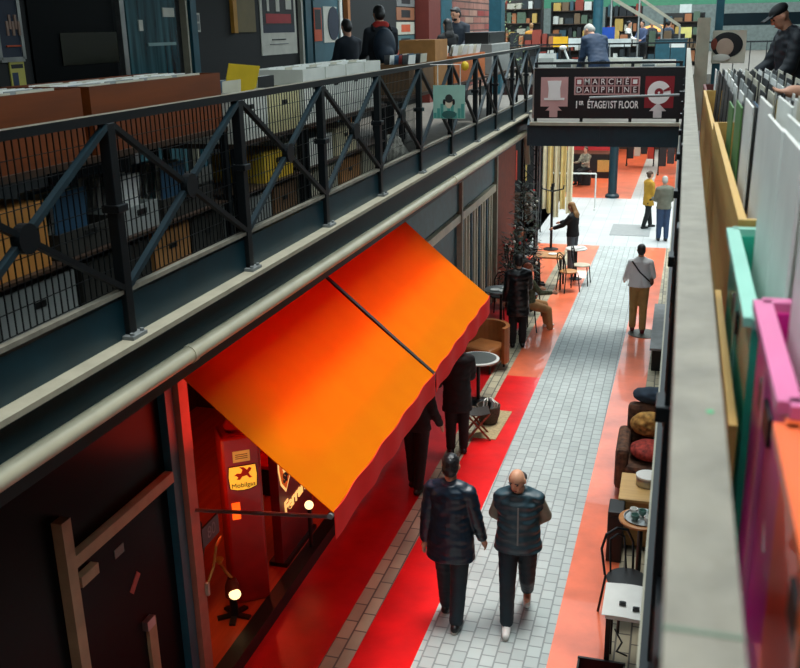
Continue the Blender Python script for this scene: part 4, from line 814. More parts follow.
o = G().lathe([(.3, 0), (.3, .008), (.27, .012), (.0, .012)], seg=32).go('manhole_cover', mat('manhole_iron', (90, 92, 84), .5, .4, var=.4, scale=20)); o.location = (-.42, 18.05, 0); tag(o, 'round iron manhole cover on the red strip by the white shirted man', 'manhole')
# ------------------------------------------------------------------ the red stall beneath the awning
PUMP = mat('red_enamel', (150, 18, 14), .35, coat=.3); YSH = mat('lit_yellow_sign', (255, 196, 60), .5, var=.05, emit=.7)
t = thing('fuel_pump', 'tall red vintage fuel pump with a yellow shield sign in the stall', 'fuel pump', (-4.02, 7.85, .12), -.95)
G().box((-.19, -.19, .0), (.19, .19, 1.85)).go('body', PUMP, t, bevel=.03); G().lathe([(.11, 1.85), (.13, 1.90), (.09, 1.97)], seg=20).go('crown', PUMP, t, smooth=True)
sh = [(-.2, -.17), (-.215, .02), (-.20, .18), (.20, .18), (.215, .02), (.2, -.17), (.1, -.205), (0, -.215), (-.1, -.205)]
KP = .64
def shp(pts, x, m, nm, d=.006, cy=0, cz=1.42):
    pts = [(a * KP, b * KP) for a, b in pts]; x -= .03 if KP < 1 else 0; return G().prism([(x, cy + y, cz + z) for y, z in pts], (d, 0, 0)).go(nm, m, t)
shp([(y * 1.07, z * 1.07) for y, z in sh], .221, mm('sign_dark_border', (60, 20, 12)), 'sign_border'); shp(sh, .227, YSH, 'yellow_shield')
hor = [(-.13, .02), (-.09, .05), (-.03, .04), (.0, .10), (-.05, .15), (.02, .14), (.07, .09), (.10, .13), (.14, .11), (.12, .07), (.09, .04), (.11, -.01), (.14, -.04), (.10, -.05), (.06, .0), (-.01, -.01), (-.05, -.06), (-.1, -.05), (-.07, -.02), (-.1, .01)]
shp(hor, .233, mm('flying_horse_red', (196, 50, 26)), 'winged_horse', .004, 0, 1.435)
text('Mobilgas', .068, mm('sign_black_ink', (30, 20, 14)), t, facing((.2045, 0, 1.335), (0, 1, 0), (0, 0, 1)), ext=.002)
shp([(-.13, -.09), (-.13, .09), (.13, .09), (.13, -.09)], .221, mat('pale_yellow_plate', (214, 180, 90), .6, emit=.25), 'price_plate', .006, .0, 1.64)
for z in (1.66, 1.64, 1.62): G().box((.197, -.06, z - .004), (.199, .06, z + .004)).go('plate_line', mm('plate_ink', (120, 84, 40)), t)
KP = 1.0
G().box((.188, -.13, .97), (.2, -.05, 1.15)).go('lamp_strip', mat('glowing_orange_lamp', (255, 84, 14), .5, emit=1.6), t)
t = thing('racing_sign_panel', 'dark red panel with a horse shield and bright lettering behind the awning corner', 'sign', (-3.90, 8.80, .12)); G().box((-.05, -.42, .05), (.05, .48, 1.5)).go('panel', mat('panel_red', (120, 14, 16), .4), t)
G().box((-.12, -.42, 0), (.09, .48, .05)).go('foot', BLACK, t)
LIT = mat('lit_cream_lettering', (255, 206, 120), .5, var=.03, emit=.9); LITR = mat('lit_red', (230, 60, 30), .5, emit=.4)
sp = [(-.16, .24), (.16, .24), (.17, .05), (.12, -.14), (0, -.27), (-.12, -.14), (-.17, .05)]
SZ = 1.10; SY = -.24
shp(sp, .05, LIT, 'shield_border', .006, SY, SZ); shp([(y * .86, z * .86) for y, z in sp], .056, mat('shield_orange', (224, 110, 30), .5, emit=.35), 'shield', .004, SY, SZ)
shp([(-.02, -.12), (-.06, -.04), (-.03, .0), (-.06, .08), (.0, .06), (.02, .16), (.07, .17), (.06, .08), (.08, .0), (.04, -.05), (.06, -.12), (.03, -.08)], .060, LIT, 'rearing_horse', .004, SY - .01, SZ + .06)
text('SF', .15, BLACK, t, facing((.0625, SY, SZ - .09), (0, 1, 0), (0, 0, 1)), ext=.002, bold=.008)
text('Ferrari', .21, LIT, t, facing((.053, .0, .66), (0, 1, .06), (0, -.06, 1)), ext=.006, sx=1.05, bold=.006)
# brass lamp figure
t = thing('brass_lamp_figure', 'small brass lamp figure with a glowing globe on a black star base', 'lamp', (-3.98, 7.42, .12))
g = G()
for i in range(5): a = i * 2 * PI / 5; g.bar((0, 0, .02), (.17 * math.cos(a), .17 * math.sin(a), .012), .06, .024)
g.go('star_base', BLACK, t); G().cyl((0, 0, .02), (0, 0, .2), .05, .035).go('stem', IRON, t); G().lathe([(.03, .2), (.075, .24), (.07, .36), (.04, .44)]).go('body', mat('dark_red_brass', (110, 50, 30), .35, .6), t, smooth=True)
G().ell((.05, -.05, .29), (.06, .06, .05)).go('globe', mat('glowing_globe', (255, 214, 150), .5, var=.02, emit=2.2), t, smooth='full'); G().tube([V((0, 0, .44)), V((-.03, -.04, .52)), V((-.10, -.03, .62))], .016).go('neck', BRASS, t)
G().lathe([(.02, 0), (.045, .05), (.04, .06)], c=(-.10, -.03, .60)).go('lamp_head', BRASS, t, smooth=True)
t = thing('glowing_globe_lamp', 'small white glowing globe lamp under the awning front corner', 'lamp', (-3.70, AX(309, 505, -3.70).y, .15)); hz = AX(309, 505, -3.70).z - .15; G().cyl((0, 0, .0), (0, 0, hz - .04), .022).go('stand', BLACK, t); G().ell((0, 0, hz), (.05, .05, .05)).go('globe', mat('glowing_globe', (255, 214, 150), .5, emit=2.2), t, smooth='full')
t = thing('red_bench', 'low glossy red bench on the stall floorboards', 'bench', (-4.15, 9.0, .12))
G().box((-.42, -.05, .38), (.25, 1.9, .44)).go('seat', mat('red_gloss_vinyl', (210, 14, 10), .25, coat=.5), t, bevel=.015); G().box((-.38, 0, 0), (.2, 1.85, .38)).go('frame', BLACK, t)
t.location = (-4.5, 9.9, .12)
t = thing('black_armchair', 'black armchair in front of the red pump on the stall floor', 'armchair', (-4.12, 7.95, .12), .4); G().box((-.22, -.22, .3), (.22, .22, .42)).go('seat', BLACK, t, bevel=.03); G().box((-.24, .18, .42), (.24, .26, .8)).go('backrest', BLACK, t, bevel=.03)
for sx in (-1, 1):
    for sy in (-1, 1): G().cyl((sx * .18, sy * .18, 0), (sx * .18, sy * .18, .3), .018).go('leg', BLACK, t)
    G().bar((sx * .24, -.2, .58), (sx * .24, .22, .6), .05, .04).go('armrest', BLACK, t)
t.location = (-4.6, 7.5, .12)
t = thing('number_plate', 'black plate with the number 80 on the red shop post', 'sign', (-3.655, 6.5, 1.62)); G().box((-.02, -.13, -.09), (0, .17, .09)).go('plate', SBLK, t); text('80', .15, GREY, t, facing((.0005, .03, 0), (0, 1, 0), (0, 0, 1)), ext=.002)
G().bar((-.03, -.16, -.02), (-.03, .17, .0), .02, .02).go('bracket', IRON, t)
t = thing('wall_bracket', 'brass hook arm fixed on the lower red shop post', 'bracket', (-3.66, 6.36, 1.15)); G().tube([V((.0, .0, 0)), V((.02, .12, .14)), V((.02, .2, .3)), V((.02, .3, .34))], .012).go('arm', BRASS, t); G().box((-.03, -.02, -.06), (.03, .01, .06)).go('plate', BEIGE, t)
def hangsign(lab, px, py, X, w, h, m, nm='tin_sign', txt=None):
    p = AX(px, py, X); t = board(nm, lab, 'sign', p, (0, 1, 0), (0, 0, 1), w, h, m, .012, [('print', .2, .2, .8, .8, txt)] if txt else ()); return t
# back fittings of the stall
t = thing('stall_shelf', 'dark shelf unit at the back of the red stall', 'shelf', (-5.3, 7.6, .12))
for y in (-.7, .7): G().box((-.18, y - .02, 0), (.18, y + .02, 2.4)).go('upright', BLACK, t)
for z in (.6, 1.1, 1.6, 2.1): G().box((-.18, -.7, z), (.18, .7, z + .025)).go('shelf_board', DKWOOD, t)
for i in range(10):
    z = (.625, 1.125, 1.625, 2.125)[i % 4]; yy_ = 7.6 - .52 + (i * .41) % 1.05; lab = ('ruby glass', 'amber glass', 'green glass', 'clear glass', 'small red tin', 'tall amber', 'round brass', 'dark blue', 'white china', 'squat red')[i]
    o = thing('bottle', lab + ' bottle on the dark stall shelf', 'bottle', (-5.22, yy_, .12 + z)); G().lathe([(.035, 0), (.04, .01), (.04, .14), (.016, .19), (.014, .25)], seg=14).go('bottle_body', mm('bottle_' + str(i % 5), ((120, 20, 16), (170, 100, 30), (40, 80, 40), (130, 130, 120), (150, 30, 24))[i % 5]), o, smooth=True); G().cyl((0, 0, .25), (0, 0, .275), .017).go('stopper', BRASS, o)
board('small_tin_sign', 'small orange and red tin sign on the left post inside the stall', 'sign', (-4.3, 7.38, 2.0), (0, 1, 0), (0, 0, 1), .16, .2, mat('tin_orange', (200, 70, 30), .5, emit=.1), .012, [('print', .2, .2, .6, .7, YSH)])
sbox('column_stall_inner', (-4.36, 7.28, .12), (-4.3, 7.48, 3.66), mm('dark_red_wood', (70, 16, 14)))
# dark shop window on the left: handle plate and card
t = thing('door_pull', 'pale door pull plate on the dark left shop window', 'handle', (-3.77, 5.62, 1.15)); G().box((0, -.05, -.35), (.03, .06, .17)).go('plate', TAN, t); G().box((0, -.09, .12), (.05, .02, .2)).go('lock', STEEL, t)
board('red_card', 'small faded red card stuck on the dark left shop window', 'card', (-3.77, 5.5, 1.72), (0, 1, .9), (0, -.9, 1), .16, .06, mm('faded_red_card', (150, 70, 60)), .006)
board('green_notice', 'dim pale notice inside the dark left shop window', 'notice', (-3.77, 5.35, 2.08), (0, 1, 0), (0, 0, 1), .12, .07, mm('dim_notice', (90, 104, 96)), .006)
# ------------------------------------------------------------------ bistro side beyond the awning
TANL = mat('tan_leather', (150, 92, 46), .45, var=.2)
t = thing('tan_armchair', 'tan leather tub armchair beyond the far end of the awning', 'armchair', (-3.02, 15.5, 0), -.4); G().box((-.3, -.3, .14), (.3, .28, .44)).go('seat', TANL, t, bevel=.05)
g = G(); 
def tub(u, v): a = PI * (-.05 + 1.1 * u); return (.36 * math.cos(a), .05 + .33 * math.sin(a), .14 + .66 * v)
G().grid(tub, 16, 4, .06, (0, 0, 0)).go('x', TANL); bpy.data.objects.remove(bpy.data.objects['x'])
for i in range(14):
    a0, a1 = PI * (-.05 + 1.1 * i / 14), PI * (-.05 + 1.1 * (i + 1) / 14); pts = [(r * math.cos(a), .05 + r * .92 * math.sin(a), .14) for r, a in ((.33, a0), (.33, a1), (.40, a1), (.40, a0))]; g.prism(pts, (0, 0, .64))
g.go('backrest', TANL, t, bevel=.0)
for sx in (-1, 1):
    for sy in (-1, 1): G().cyl((sx * .24, sy * .22, 0), (sx * .24, sy * .22, .14), .02).go('leg', BLACK, t)
rtable('round white rimmed table in front of the tan armchair', (-2.82, 13.9, 0), .33, .74, mm('table_white', (206, 208, 202)))
o = G().lathe([(.0, 0), (.28, 0), (.285, .006), (.0, .008)], seg=32).go('dark_tray', mm('tray_dark', (70, 76, 74))); o.location = (-2.82, 13.9, .74); tag(o, 'large dark round tray on the white rimmed table', 'tray')
t = thing('folding_stool', 'wooden folding stool with crossed legs under the awning edge', 'stool', (-2.56, 12.55, 0), .3)
for sy in (-.14, .14):
    for s_ in (-1, 1): G().bar((s_ * .18, sy, 0), (-s_ * .17, sy, .42), .03, .025).go('leg', mm('stool_wood', (130, 70, 44)), t)
G().grid(lambda u, v: (-.17 + .34 * u, -.16 + .32 * v, .43 - .03 * math.sin(PI * u)), 8, 2, .008).go('seat', mm('stool_canvas', (50, 44, 40)), t)
o = G().box((-.17, -.55, 0), (.17, .55, .012)).go('flat_floor_piece', mat('jute_mat', (170, 150, 112), .9, var=.3, scale=30)); o.location = (-2.42, 13.05, 0); o.rotation_euler = (0, 0, -.05); tag(o, 'beige woven mat lying on the red strip beside the stool', 'mat')
t = thing('basket', 'round woven basket of papers standing on the beige mat', 'basket', (-2.50, 13.1, .012)); G().lathe([(.13, 0), (.17, .14), (.18, .28), (.165, .28), (.12, .02)], seg=24).go('basket_body', mat('dark_wicker', (70, 60, 48), .8, var=.5, scale=40), t, smooth=True)
for i in range(5): G().cbox((-.07 + .035 * i, .02 * (i % 2), .25), (.015, .18, .22), (.1 * i - .2, .15, .2 * i)).go('paper', (WHITE, OFFW, BLACK)[i % 3], t)
WT = wood('bistro_table_wood', (172, 116, 62), (198, 142, 84), .45, 3, 'X')
t = table('rectangular wooden bistro table beside the standing long haired woman', -2.98, -2.35, 20.9, 21.5, 0, .75, WT)
rtable('round grey bistro table covered with plates behind the black coat', (-3.2, 18.0, 0), .33, .75, GREY); rtable('farthest round pale bistro table by the wooden one', (-2.15, 22.0, 0), .25, .74, mm('table_white', (206, 208, 202)))
for i, (x, y, z) in enumerate(((-3.3, 17.9, .75), (-3.1, 18.1, .75), (-3.12, 17.85, .75), (-2.15, 21.95, .74), (-2.05, 22.08, .74), (-2.6, 21.2, .75))):
    o = G().lathe([(.05, 0), (.09, .012), (.1, .02), (.085, .018), (.04, .006)], seg=22).go('plate', WHITE, smooth=True); o.location = (x, y, z); tag(o, ('left plate on the round grey table', 'far plate on the round grey table', 'right plate on the round grey table', 'white plate at the middle of the pale round table', 'white plate at the rim of the pale round table', 'white plate on the rectangular wooden table')[i], 'plate')
bistro('wooden topped stool chair nearest the kerb by the bistro table', (-2.20, 20.9, 0), 2.2, WT); bistro('pale seated chair tucked at the far round bistro table', (-1.98, 21.55, 0), 1.5, mm('pale_seat', (190, 182, 160)))
bistro('dark chair next to the seated red haired person', (-2.75, 18.9, 0), .4, BLACK); bistro('dark chair behind the round grey bistro table', (-3.35, 18.6, 0), -.2, BLACK)
person('customer in black seated behind the wooden bistro table', (-3.36, 21.2, 0), -1.5, 1.68, seat=.46, legs=((1.4, 1.4), (1.4, 1.3)), arms=((.6, .1, 1.0), (.6, .1, 1.0)), hair='short', hairm=HAIRB, top=BLKC, hem=.95, bottom=BLKC, shoes=SHB, vx=.022)
bistro('dark chair carrying the customer in black', (-3.46, 21.2, 0), 1.6, BLACK)
bistro('dark chair carrying the red haired person in green', (-2.7, 17.72, 0), 2.2, BLACK)
# tall dark decorated shrub
def shrub(label, c, h, r, n, lights=0, cols=((22, 34, 24), (40, 54, 34))):
    t = thing('potted_shrub', label, 'plant', c); G().lathe([(.12, 0), (.16, .25), (.17, .3), (.14, .3)], seg=18).go('pot', mm('dark_pot', (50, 40, 36)), t, smooth=True); G().cyl((0, 0, .25), (0, 0, h * .8), .025, .01).go('stem', DKWOOD, t)
    g = G()
    for i in range(n):
        z = .35 + (h - .35) * random.random(); rr = r * (1 - .55 * z / h) * math.sqrt(random.random()); a = random.uniform(0, 2 * PI); p = V((rr * math.cos(a), rr * math.sin(a), z)); d = V((math.cos(a), math.sin(a), random.uniform(-.5, .8))).normalized(); s_ = d.cross(V((0, 0, 1))).normalized(); l = random.uniform(.08, .16)
        vs = [g.bm.verts.new(q) for q in (p, p + d * l * .5 + s_ * l * .22, p + d * l, p + d * l * .5 - s_ * l * .22)]; f = g.bm.faces.new(vs); f.material_index = i % 2
    g.go('foliage', [mm('leaf_a' + str(cols[0]), cols[0]), mm('leaf_b' + str(cols[1]), cols[1])], t)['kind'] = 'stuff'
    for i in range(lights):
        a = random.uniform(0, 2 * PI); z = random.uniform(.5, h * .95); rr = r * (1 - .5 * z / h); G().ell((rr * math.cos(a), rr * math.sin(a), z), (.03, .03, .03), 8, 6).go('bauble', (mm('bauble_white', (226, 220, 206)), mm('bauble_red', (200, 50, 50)))[i % 3 == 0], t)
    return t
shrub('tall dark shrub hung with pale baubles by the brown wall', (-3.12, 20.3, 0), 2.5, .45, 700, 22); shrub('shorter dark shrub behind the round grey bistro table', (-3.25, 19.4, 0), 1.6, .32, 400, 10)
shrub('spiky green palm plant at the end of the left gallery', (-4.35, 24.6, D), 2.6, .7, 260, 0, ((60, 96, 50), (120, 140, 90)))
# iron lattice pillar and clothes rail
t = thing('lattice_pillar', 'dark iron lattice pillar rising beside the bistro under the bridge', 'pillar', (-3.45, 23.2, 0))
for sx in (-.17, .17):
    for sy in (-.17, .17): G().box((sx - .03, sy - .03, 0), (sx + .03, sy + .03, 3.86)).go('corner_bar', IRON, t)
g = G()
for i in range(11):
    for sx in (-1, 1): g.bar((sx * -.17, -.17, i * .35), (sx * .17, -.17, (i + 1) * .35), .025); g.bar((.17, sx * -.17, i * .35), (.17, sx * .17, (i + 1) * .35), .025)
g.go('lattice', IRON, t)
t = thing('coat_stand', 'thin dark coat stand with short arms beside the lattice pillar', 'stand', (-3.12, 25.0, 0)); G().cyl((0, 0, .03), (0, 0, 1.75), .035).go('pole', IRON, t); G().lathe([(.2, 0), (.2, .02), (.04, .05)]).go('base', IRON, t)
for a in (0, PI / 2, PI, PI * 1.5): G().tube([V((0, 0, 1.55)), V((.28 * math.cos(a), .28 * math.sin(a), 1.62)), V((.30 * math.cos(a), .30 * math.sin(a), 1.72))], .018).go('hook', IRON, t)
t = thing('hanging_cloth', 'long yellowish pale cloths hanging from a bar beyond the bistro', 'cloth', (-3.3, 27.2, 0)); G().cyl((-.45, 0, 3.1), (.45, 0, 3.1), .025).go('bar', STEEL, t)
for sx in (-.42, .42): G().cyl((sx, 0, 0), (sx, 0, 3.1), .02).go('post', IRON, t)
for k in range(5): G().grid(lambda u, v: (-.44 + .185 * k + .165 * u, .05 * math.sin(u * 9 + k), 3.08 - (2.4 + .12 * (k % 3)) * v), 8, 8, .006, (0, 1, 0)).go('cloth_length', mm('pale_yellow_cloth' if k % 2 else 'cream_cloth', (238, 212, 140) if k % 2 else (236, 224, 186)), t, smooth='full')
t = thing('clothes_rack', 'white tubular clothes rack standing on the pale crossing', 'rack', (-3.25, 31.0, 0)); 
for sx in (-.75, .75): G().tube([V((sx, -.2, .02)), V((sx, .2, .02))], .025).tube([V((sx, 0, .02)), V((sx, 0, 1.15))], .025).go('end_frame', WHITE, t)
G().tube([V((-.75, 0, 1.15)), V((.75, 0, 1.15))], .025).go('top_bar', WHITE, t)
# ------------------------------------------------------------------ far part of the hall, ground
t = thing('iron_column', 'slender teal iron column standing at the far edge of the crossing', 'column', (-2.12, 33.4, 0)); G().cyl((0, 0, .1), (0, 0, 3.9), .15).go('shaft', TEAL, t, smooth=True); G().lathe([(.24, 0), (.24, .08), (.17, .14)]).go('base', TEAL, t, smooth=True); G().lathe([(.15, 3.7), (.24, 3.85), (.24, 3.9)]).go('capital', TEAL, t, smooth=True)
person('person in patterned clothes sitting at the far red stall', (-3.3, 36.0, 0), 2.6, 1.7, seat=.5, legs=((1.4, 1.4), (1.4, 1.3)), arms=((.6, .1, 1.0), (.6, .1, 1.0)), hair='short', hairm=HAIRB, top=mat('patterned_knit', (150, 140, 120), .8, var=.6, scale=14), hem=.95, bottom=BLKC, shoes=SHB, vx=.03)
t = thing('stall_counter', 'dark counter stall with red cloth behind the slender teal column', 'stall', (-3.1, 38.2, 0)); G().box((-1.2, -.5, .0), (.6, .5, .9)).go('counter', BLACK, t); G().box((-1.22, -.52, .9), (.62, .52, .94)).go('counter_top', DKWOOD, t); G().box((-1.2, .5, 0), (.6, .56, 2.6)).go('back_panel', PR, t); G().box((.1, -.55, .25), (.55, -.5, .7)).go('drawer_front', OAK, t)
G().box((-.25, -.2, 0), (.2, .25, .5)).go('seat_box', BLACK, None).location = (-3.3, 36.05, 0); tag(bpy.data.objects['seat_box'], 'black box seat under the patterned person at the far stall', 'box')
def drape(label, c, w, h, cols):
    t = thing('garment_rail', label, 'rack', c)
    for sx in (-1, 1): G().box((sx * w / 2 - .03, -.25, 0), (sx * w / 2 + .03, .25, .05)).cyl((sx * w / 2, 0, 0), (sx * w / 2, 0, h), .025).go('upright', IRON, t)
    G().cyl((-w / 2, 0, h), (w / 2, 0, h), .02).go('top_bar', STEEL, t); n = len(cols)
    for i, c_ in enumerate(cols):
        x = -w / 2 + w * (i + .5) / n; ww = w / n * .46; G().prism([(x - ww * .4, -.02, h - .02), (x + ww * .4, -.02, h - .02), (x + ww, -.05, h * .82), (x + ww, -.05, h * .15 + .1 * (i % 3)), (x - ww, -.05, h * .15 + .1 * (i % 3)), (x - ww, -.05, h * .82)], (0, .12, 0)).go('garment', mm('garment_' + '_'.join(map(str, c_)), c_), t)
    return t
drape('rail of dark and red garments standing on the far orange floor', (-1.55, 41.5, 0), 1.1, 1.9, ((30, 30, 34), (206, 200, 186), (30, 34, 40), (180, 60, 44)))
drape('rail of dark clothes at the right of the far stone band', (-.30, 39.0, 0), .9, 2.2, ((20, 22, 26), (36, 38, 42), (20, 22, 26)))
drape('rail of red and black clothes deep under the left side of the hall', (-5.6, 36.5, 0), 2.4, 2.2, ((140, 30, 30), (30, 30, 34), (170, 60, 40), (30, 30, 34), (110, 100, 90)))
for i, (x, y, w_, h, c) in enumerate(((-6.2, 42.5, 3.0, 3.2, (60, 24, 22)), (-1.6, 47.5, 2.6, 3.0, (190, 70, 44)), (-4.2, 46.0, 1.6, 3.0, (40, 44, 46)), (1.2, 45, 2.4, 3.0, (60, 66, 66)), (-4.6, 29.0, .8, 2.8, (24, 26, 28)))):
    t = thing('market_stall', ('dark maroon stall deep in the hall left', 'orange red stall at the far end of the stone band', 'grey stall between the maroon and orange stalls', 'grey green stall at the far right of the hall', 'narrow black booth left of the hanging cloths')[i], 'stall', (x, y, 0)); m = mm('stall_%d' % i, c)
    G().box((-w_ / 2, 0, 0), (w_ / 2, 1.5, h)).go('booth', m, t); G().box((-w_ / 2 - .1, -.5, h), (w_ / 2 + .1, 1.6, h + .1)).go('roof_board', IRON, t); G().box((-w_ / 2, -.5, 0), (w_ / 2, -.05, .85)).go('counter', DKWOOD, t)
    for k in range(4): G().box((-w_ / 2 + .1 + k * (w_ - .2) / 4, -.02, 1.2), (-w_ / 2 + .05 + (k + 1) * (w_ - .2) / 4 - .06, 0, 1.9 + .2 * (k % 2))).go('poster', mm('stall_poster_%d' % (k % 4), ((206, 200, 186), (180, 60, 44), (50, 60, 70), (200, 170, 90))[k % 4]), t)
# ------------------------------------------------------------------ far upper gallery and stalls
sbox('floor_gallery_far', (-12, 34, 3.75), (9, 61.8, 4.05), DECK); DF = 4.05
table('long table behind the floor sign on the bridge', -2.6, -.1, 17.75, 18.37, D, 4.78)
for i, (px0, px1, py0, c) in enumerate(((540, 555, 56, (190, 194, 188)), (558, 572, 62, (70, 80, 80)), (574, 588, 62, (170, 168, 154)), (608, 624, 60, (206, 200, 178)), (626, 641, 60, (196, 192, 172)), (643, 655, 62, (90, 104, 106)), (657, 676, 62, (200, 196, 180)))):
    a, b = AY(px0, py0, 18.05), AY(px1, py0, 18.05); lab = ('pale grey', 'dark grey', 'stone coloured', 'cream', 'second cream', 'blue grey', 'rightmost cream')[i]
    bin_(lab + ' record box on the table behind the floor sign', a.x, b.x, 17.8, 18.34, 4.78, max(4.9, a.z - .03), mm('bridge_box_%d' % i, c), slot=False); sleeves('record sleeve in the ' + lab + ' box behind the floor sign', 'records in the ' + lab + ' bridge box', (a.x + b.x) / 2, (a.x + b.x) / 2 + .01, 17.9, 18.25, max(4.9, a.z - .03) - .24, 3, [0, 1, 8] if i % 2 else [0, 2, 4], across='y', w=.315) if b.x - a.x > .33 or True else None
a = AY(560, 42, 19.6)
t = thing('desk_lamp', 'white bent desk lamp on the table behind the sign', 'lamp', (AY(567, 62, 18.3).x, 18.3, 4.78)); G().tube([V((0, 0, 0)), V((.05, 0, .25)), V((-.06, 0, .5))], .02).go('arm', WHITE, t); G().lathe([(.07, 0), (.07, .02)]).go('base', WHITE, t); G().ell((-.08, 0, .52), (.07, .05, .04)).go('lamp_head', WHITE, t)
def fboard(lab, px0, py0, px1, py1, Y, c, z0=DF, post=True):
    a, b = AY(px0, py1, Y), AY(px1, py0, Y); t = thing('display_board', lab, 'board', ((a.x + b.x) / 2, Y, z0)); w_, h = b.x - a.x, b.z - a.z
    G().box((-w_ / 2, -.02, a.z - z0), (w_ / 2, .02, b.z - z0)).go('panel', mm('fb_' + '_'.join(map(str, c)), c), t)
    for sx in (-1, 1): G().cyl((sx * w_ * .4, .04, 0), (sx * w_ * .4, .04, b.z - z0), .025).go('post', IRON, t)
fboard('bright yellow board standing on the far gallery', 553, 36.5, 568, 47, 35, (246, 184, 20)); fboard('white board beside the yellow board on the far gallery', 568.3, 38, 584, 47, 35, (216, 220, 216)); fboard('deep blue board on the far gallery', 600, 27, 615, 40, 35.2, (24, 78, 176)); fboard('white board below the blue board on the far gallery', 606, 38.5, 631, 47, 35, (206, 210, 206))
fboard('tall white standing board far down the gallery', 678, 4, 692, 36, 42, (228, 232, 226)); fboard('pale yellow board far down the gallery right', 678, 27, 692, 38, 40, (236, 222, 130))
a, b = AY(654, 58, 33.8), AY(686, 48, 33.8)
t = thing('market_counter', 'blue green counter with a white lettered strip at the front of the far gallery', 'counter', ((a.x + b.x) / 2, 36, DF)); w_ = (b.x - a.x) * 1.06; G().box((-w_ / 2, -.3, 0), (w_ / 2, .3, 1.05)).go('counter_body', TEAL2, t); G().box((-w_ / 2 - .03, -.33, 1.05), (w_ / 2 + .03, .33, 1.1)).go('counter_top', TEAL, t); G().box((-w_ * .05, -.305, .82), (w_ * .42, -.3, .96)).go('strip', WHITE, t)
t = thing('market_parasol', 'wide orange parasol over the far gallery stalls', 'parasol', (-1.25, 43.6, DF)); a = AY(654, 25, 43.6); G().lathe([(.95, a.z - DF - .28), (.92, a.z - DF - .22), (.4, a.z - DF - .04), (.05, a.z - DF + .03)], seg=10).go('canopy', mat('orange_parasol_cloth', (240, 150, 60), .7), t); G().cyl((0, 0, 0), (0, 0, a.z - DF - .05), .03).go('pole', STEEL, t); G().lathe([(.3, 0), (.3, .06), (.05, .1)]).go('base', GREY, t)
a, b = AY(596, 30, 33.8), AY(599, -10, 33.8); t = thing('iron_column', 'teal iron column rising on the far gallery edge', 'column', (a.x, 34.3, DF)); G().cyl((0, 0, .1), (0, 0, 5.5), .17).go('shaft', TEAL2, t, smooth=True); G().lathe([(.26, 0), (.26, .1), (.18, .16)]).go('base', TEAL2, t, smooth=True)
t = thing('stair_rail', 'pale sloping stair handrail descending at the far gallery', 'handrail', (0, 0, 0)); a, b, c, d = AY(612, -2, 37), AY(662, 28, 37), AY(640, -2, 37), AY(680, 26, 37)
G().bar(a, b, .1, .12).go('handrail', BEIGE, t); G().bar(c, d, .08, .1).go('handrail', BEIGE, t)
for p in (a, b, c, d): G().cyl((p.x, p.y, DF), (p.x, p.y, p.z), .04).go('post', STEEL, t)
a, b = AY(560, 8, 45), AY(720, 3, 45); sbox('beam_far_green', (-9, 45, a.z), (8.8, 45.4, b.z + .5), mm('green_beam_paint', (70, 140, 110)))
rails = [('black railing along the near edge of the far gallery', 34.15)]
t = thing('gallery_railing', 'dark railing along the near edge of the far gallery', 'railing', (0, 34.15, DF)); G().box((-9, -.03, .98), (5, .03, 1.03)).go('top_rail', IRON, t)
for i in range(29): G().box((-9 + i * .5 - .015, -.015, 0), (-9 + i * .5 + .015, .015, .98)).go('post', IRON, t)
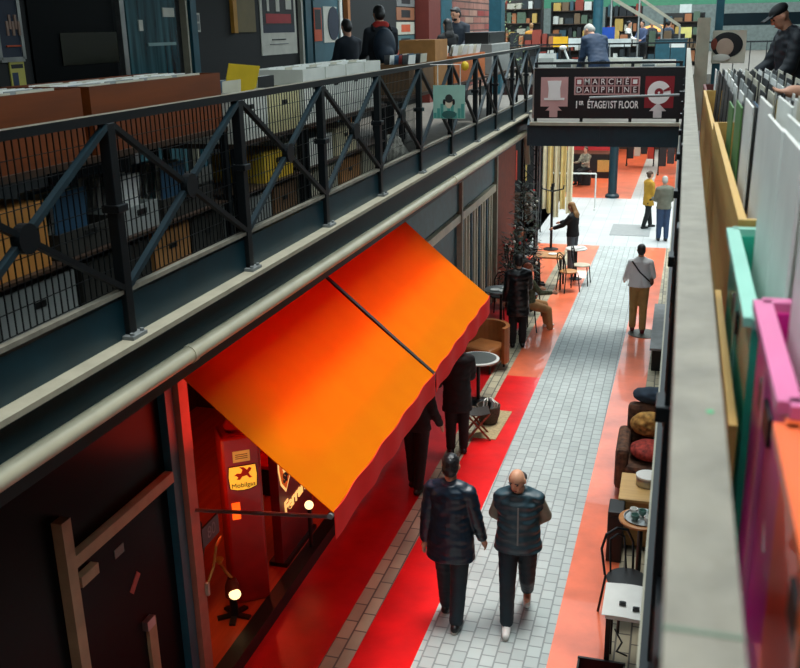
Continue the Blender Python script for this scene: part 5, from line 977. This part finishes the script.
# shelves of small goods on the far gallery
random.seed(11); cols = ((190, 184, 166), (150, 60, 44), (40, 48, 52), (60, 90, 100), (206, 170, 90), (220, 220, 212), (120, 96, 70), (30, 32, 36), (176, 110, 70), (90, 110, 90))
for s_, (x0, x1, Y, h, nm) in enumerate(((-7.8, -5.4, 38.6, 2.6, 'leftmost tall'), (-5.2, -3.4, 40.0, 2.5, 'middle tall'), (-3.2, -1.8, 41.5, 2.3, 'low crowded'), (-.9, .6, 41.0, 2.0, 'rightmost crowded'), (-6.6, -4.4, 36.2, 1.35, 'low front'), (-3.6, -2.0, 37.2, 1.3, 'low front centre'), (-1.4, -.1, 37.6, 1.25, 'low front right'))):
    t = thing('goods_shelf', nm + ' shelf of mixed goods on the far gallery', 'shelf', ((x0 + x1) / 2, Y, DF)); w_ = x1 - x0
    for sx in (-1, 1): G().box((sx * w_ / 2 - .03, -.2, 0), (sx * w_ / 2 + .03, .2, h)).go('upright', BLACK, t)
    G().box((-w_ / 2, .18, 0), (w_ / 2, .2, h)).go('back_panel', mm('shelf_back', (44, 42, 40)), t); nz = max(2, int(h / .5))
    for k in range(nz):
        z = h * (k + .35) / nz; G().box((-w_ / 2, -.2, z - .03), (w_ / 2, .2, z)).go('shelf_board', DKWOOD, t); x = -w_ / 2 + .06
        while x < w_ / 2 - .2:
            ww = random.uniform(.12, .34); hh = random.uniform(.14, h / nz - .09); ww = min(ww, w_ / 2 - .04 - x); c = random.choice(cols)
            o = G().box((-ww / 2, -.15, 0), (ww / 2, .15, hh * .88)).box((-ww / 2 + .01, -.14, hh * .88), (ww / 2 - .01, .14, hh)).go('goods_box', mm('goods_%d_%d_%d' % c, c)); o.location = ((x0 + x1) / 2 + x + ww / 2, Y, DF + z)
            tag(o, 'small boxed goods on the ' + nm + ' far shelf', 'box', 'goods on the ' + nm + ' far shelf'); x += ww + random.uniform(.02, .1)
for i, (px, Y, c, hm, lab) in enumerate(((642, 39.5, (60, 76, 110), HAIRD, 'distant person in a blue top between the far stalls'), (651, 40.2, (30, 34, 40), HAIRB, 'distant person in black beneath the orange parasol'), (628, 39, (226, 226, 220), HAIRD, 'distant person in white beside the blue board'), (668, 39.2, (44, 60, 80), HAIRD, 'distant person in dark blue near the pale standing board'), (531, 36.8, (206, 140, 40), HAIRBL, 'distant person in orange at the end of the left gallery'))):
    p = AY(px, 40, Y); person(lab, (p.x, Y, DF), 2.5 + i, 1.72, arms=((.3, .12, .9), (.4, .12, .9)), hair='short', hairm=hm, top=mm('far_top_%d' % i, c), hem=.88, bottom=BLKC, shoes=SHB, vx=.03)
# right gallery far end
person('second distant browser in black by the right gallery wall', (2.4, 12.5, D), 1.0, 1.75, arms=((.3, .12, .9), (.4, .12, .9)), hair='short', hairm=HAIRD, top=BLKC, hem=.88, bottom=BLKC, shoes=SHB, vx=.03)
t = thing('clothes_wall', 'rail of pale and dark clothes against the right gallery wall', 'rack', (3.2, 12, D)); 
for sy in (-2.2, 2.2): G().cyl((0, sy, 0), (0, sy, 2.1), .03).go('upright', IRON, t)
G().cyl((0, -2.2, 2.1), (0, 2.2, 2.1), .025).go('top_bar', STEEL, t)
for i in range(12): G().box((-.25, -2.1 + i * .36, .7 + .1 * (i % 3)), (.2, -1.84 + i * .36, 2.08)).go('garment', mm('wallgarment_%d' % (i % 4), ((190, 184, 166), (36, 38, 42), (120, 110, 96), (60, 66, 64))[i % 4]), t)

o = G().box((-.55, -.8, 0), (.55, .8, .01)).go('flat_floor_piece', mm('grey_floor_patch', (136, 142, 142))); o.location = (-1.2, 27.9, 0); tag(o, 'faint grey rectangle laid on the pale crossing beside the mustard coated woman', 'mat')  # thin plain grey rectangle laid flat on the paving
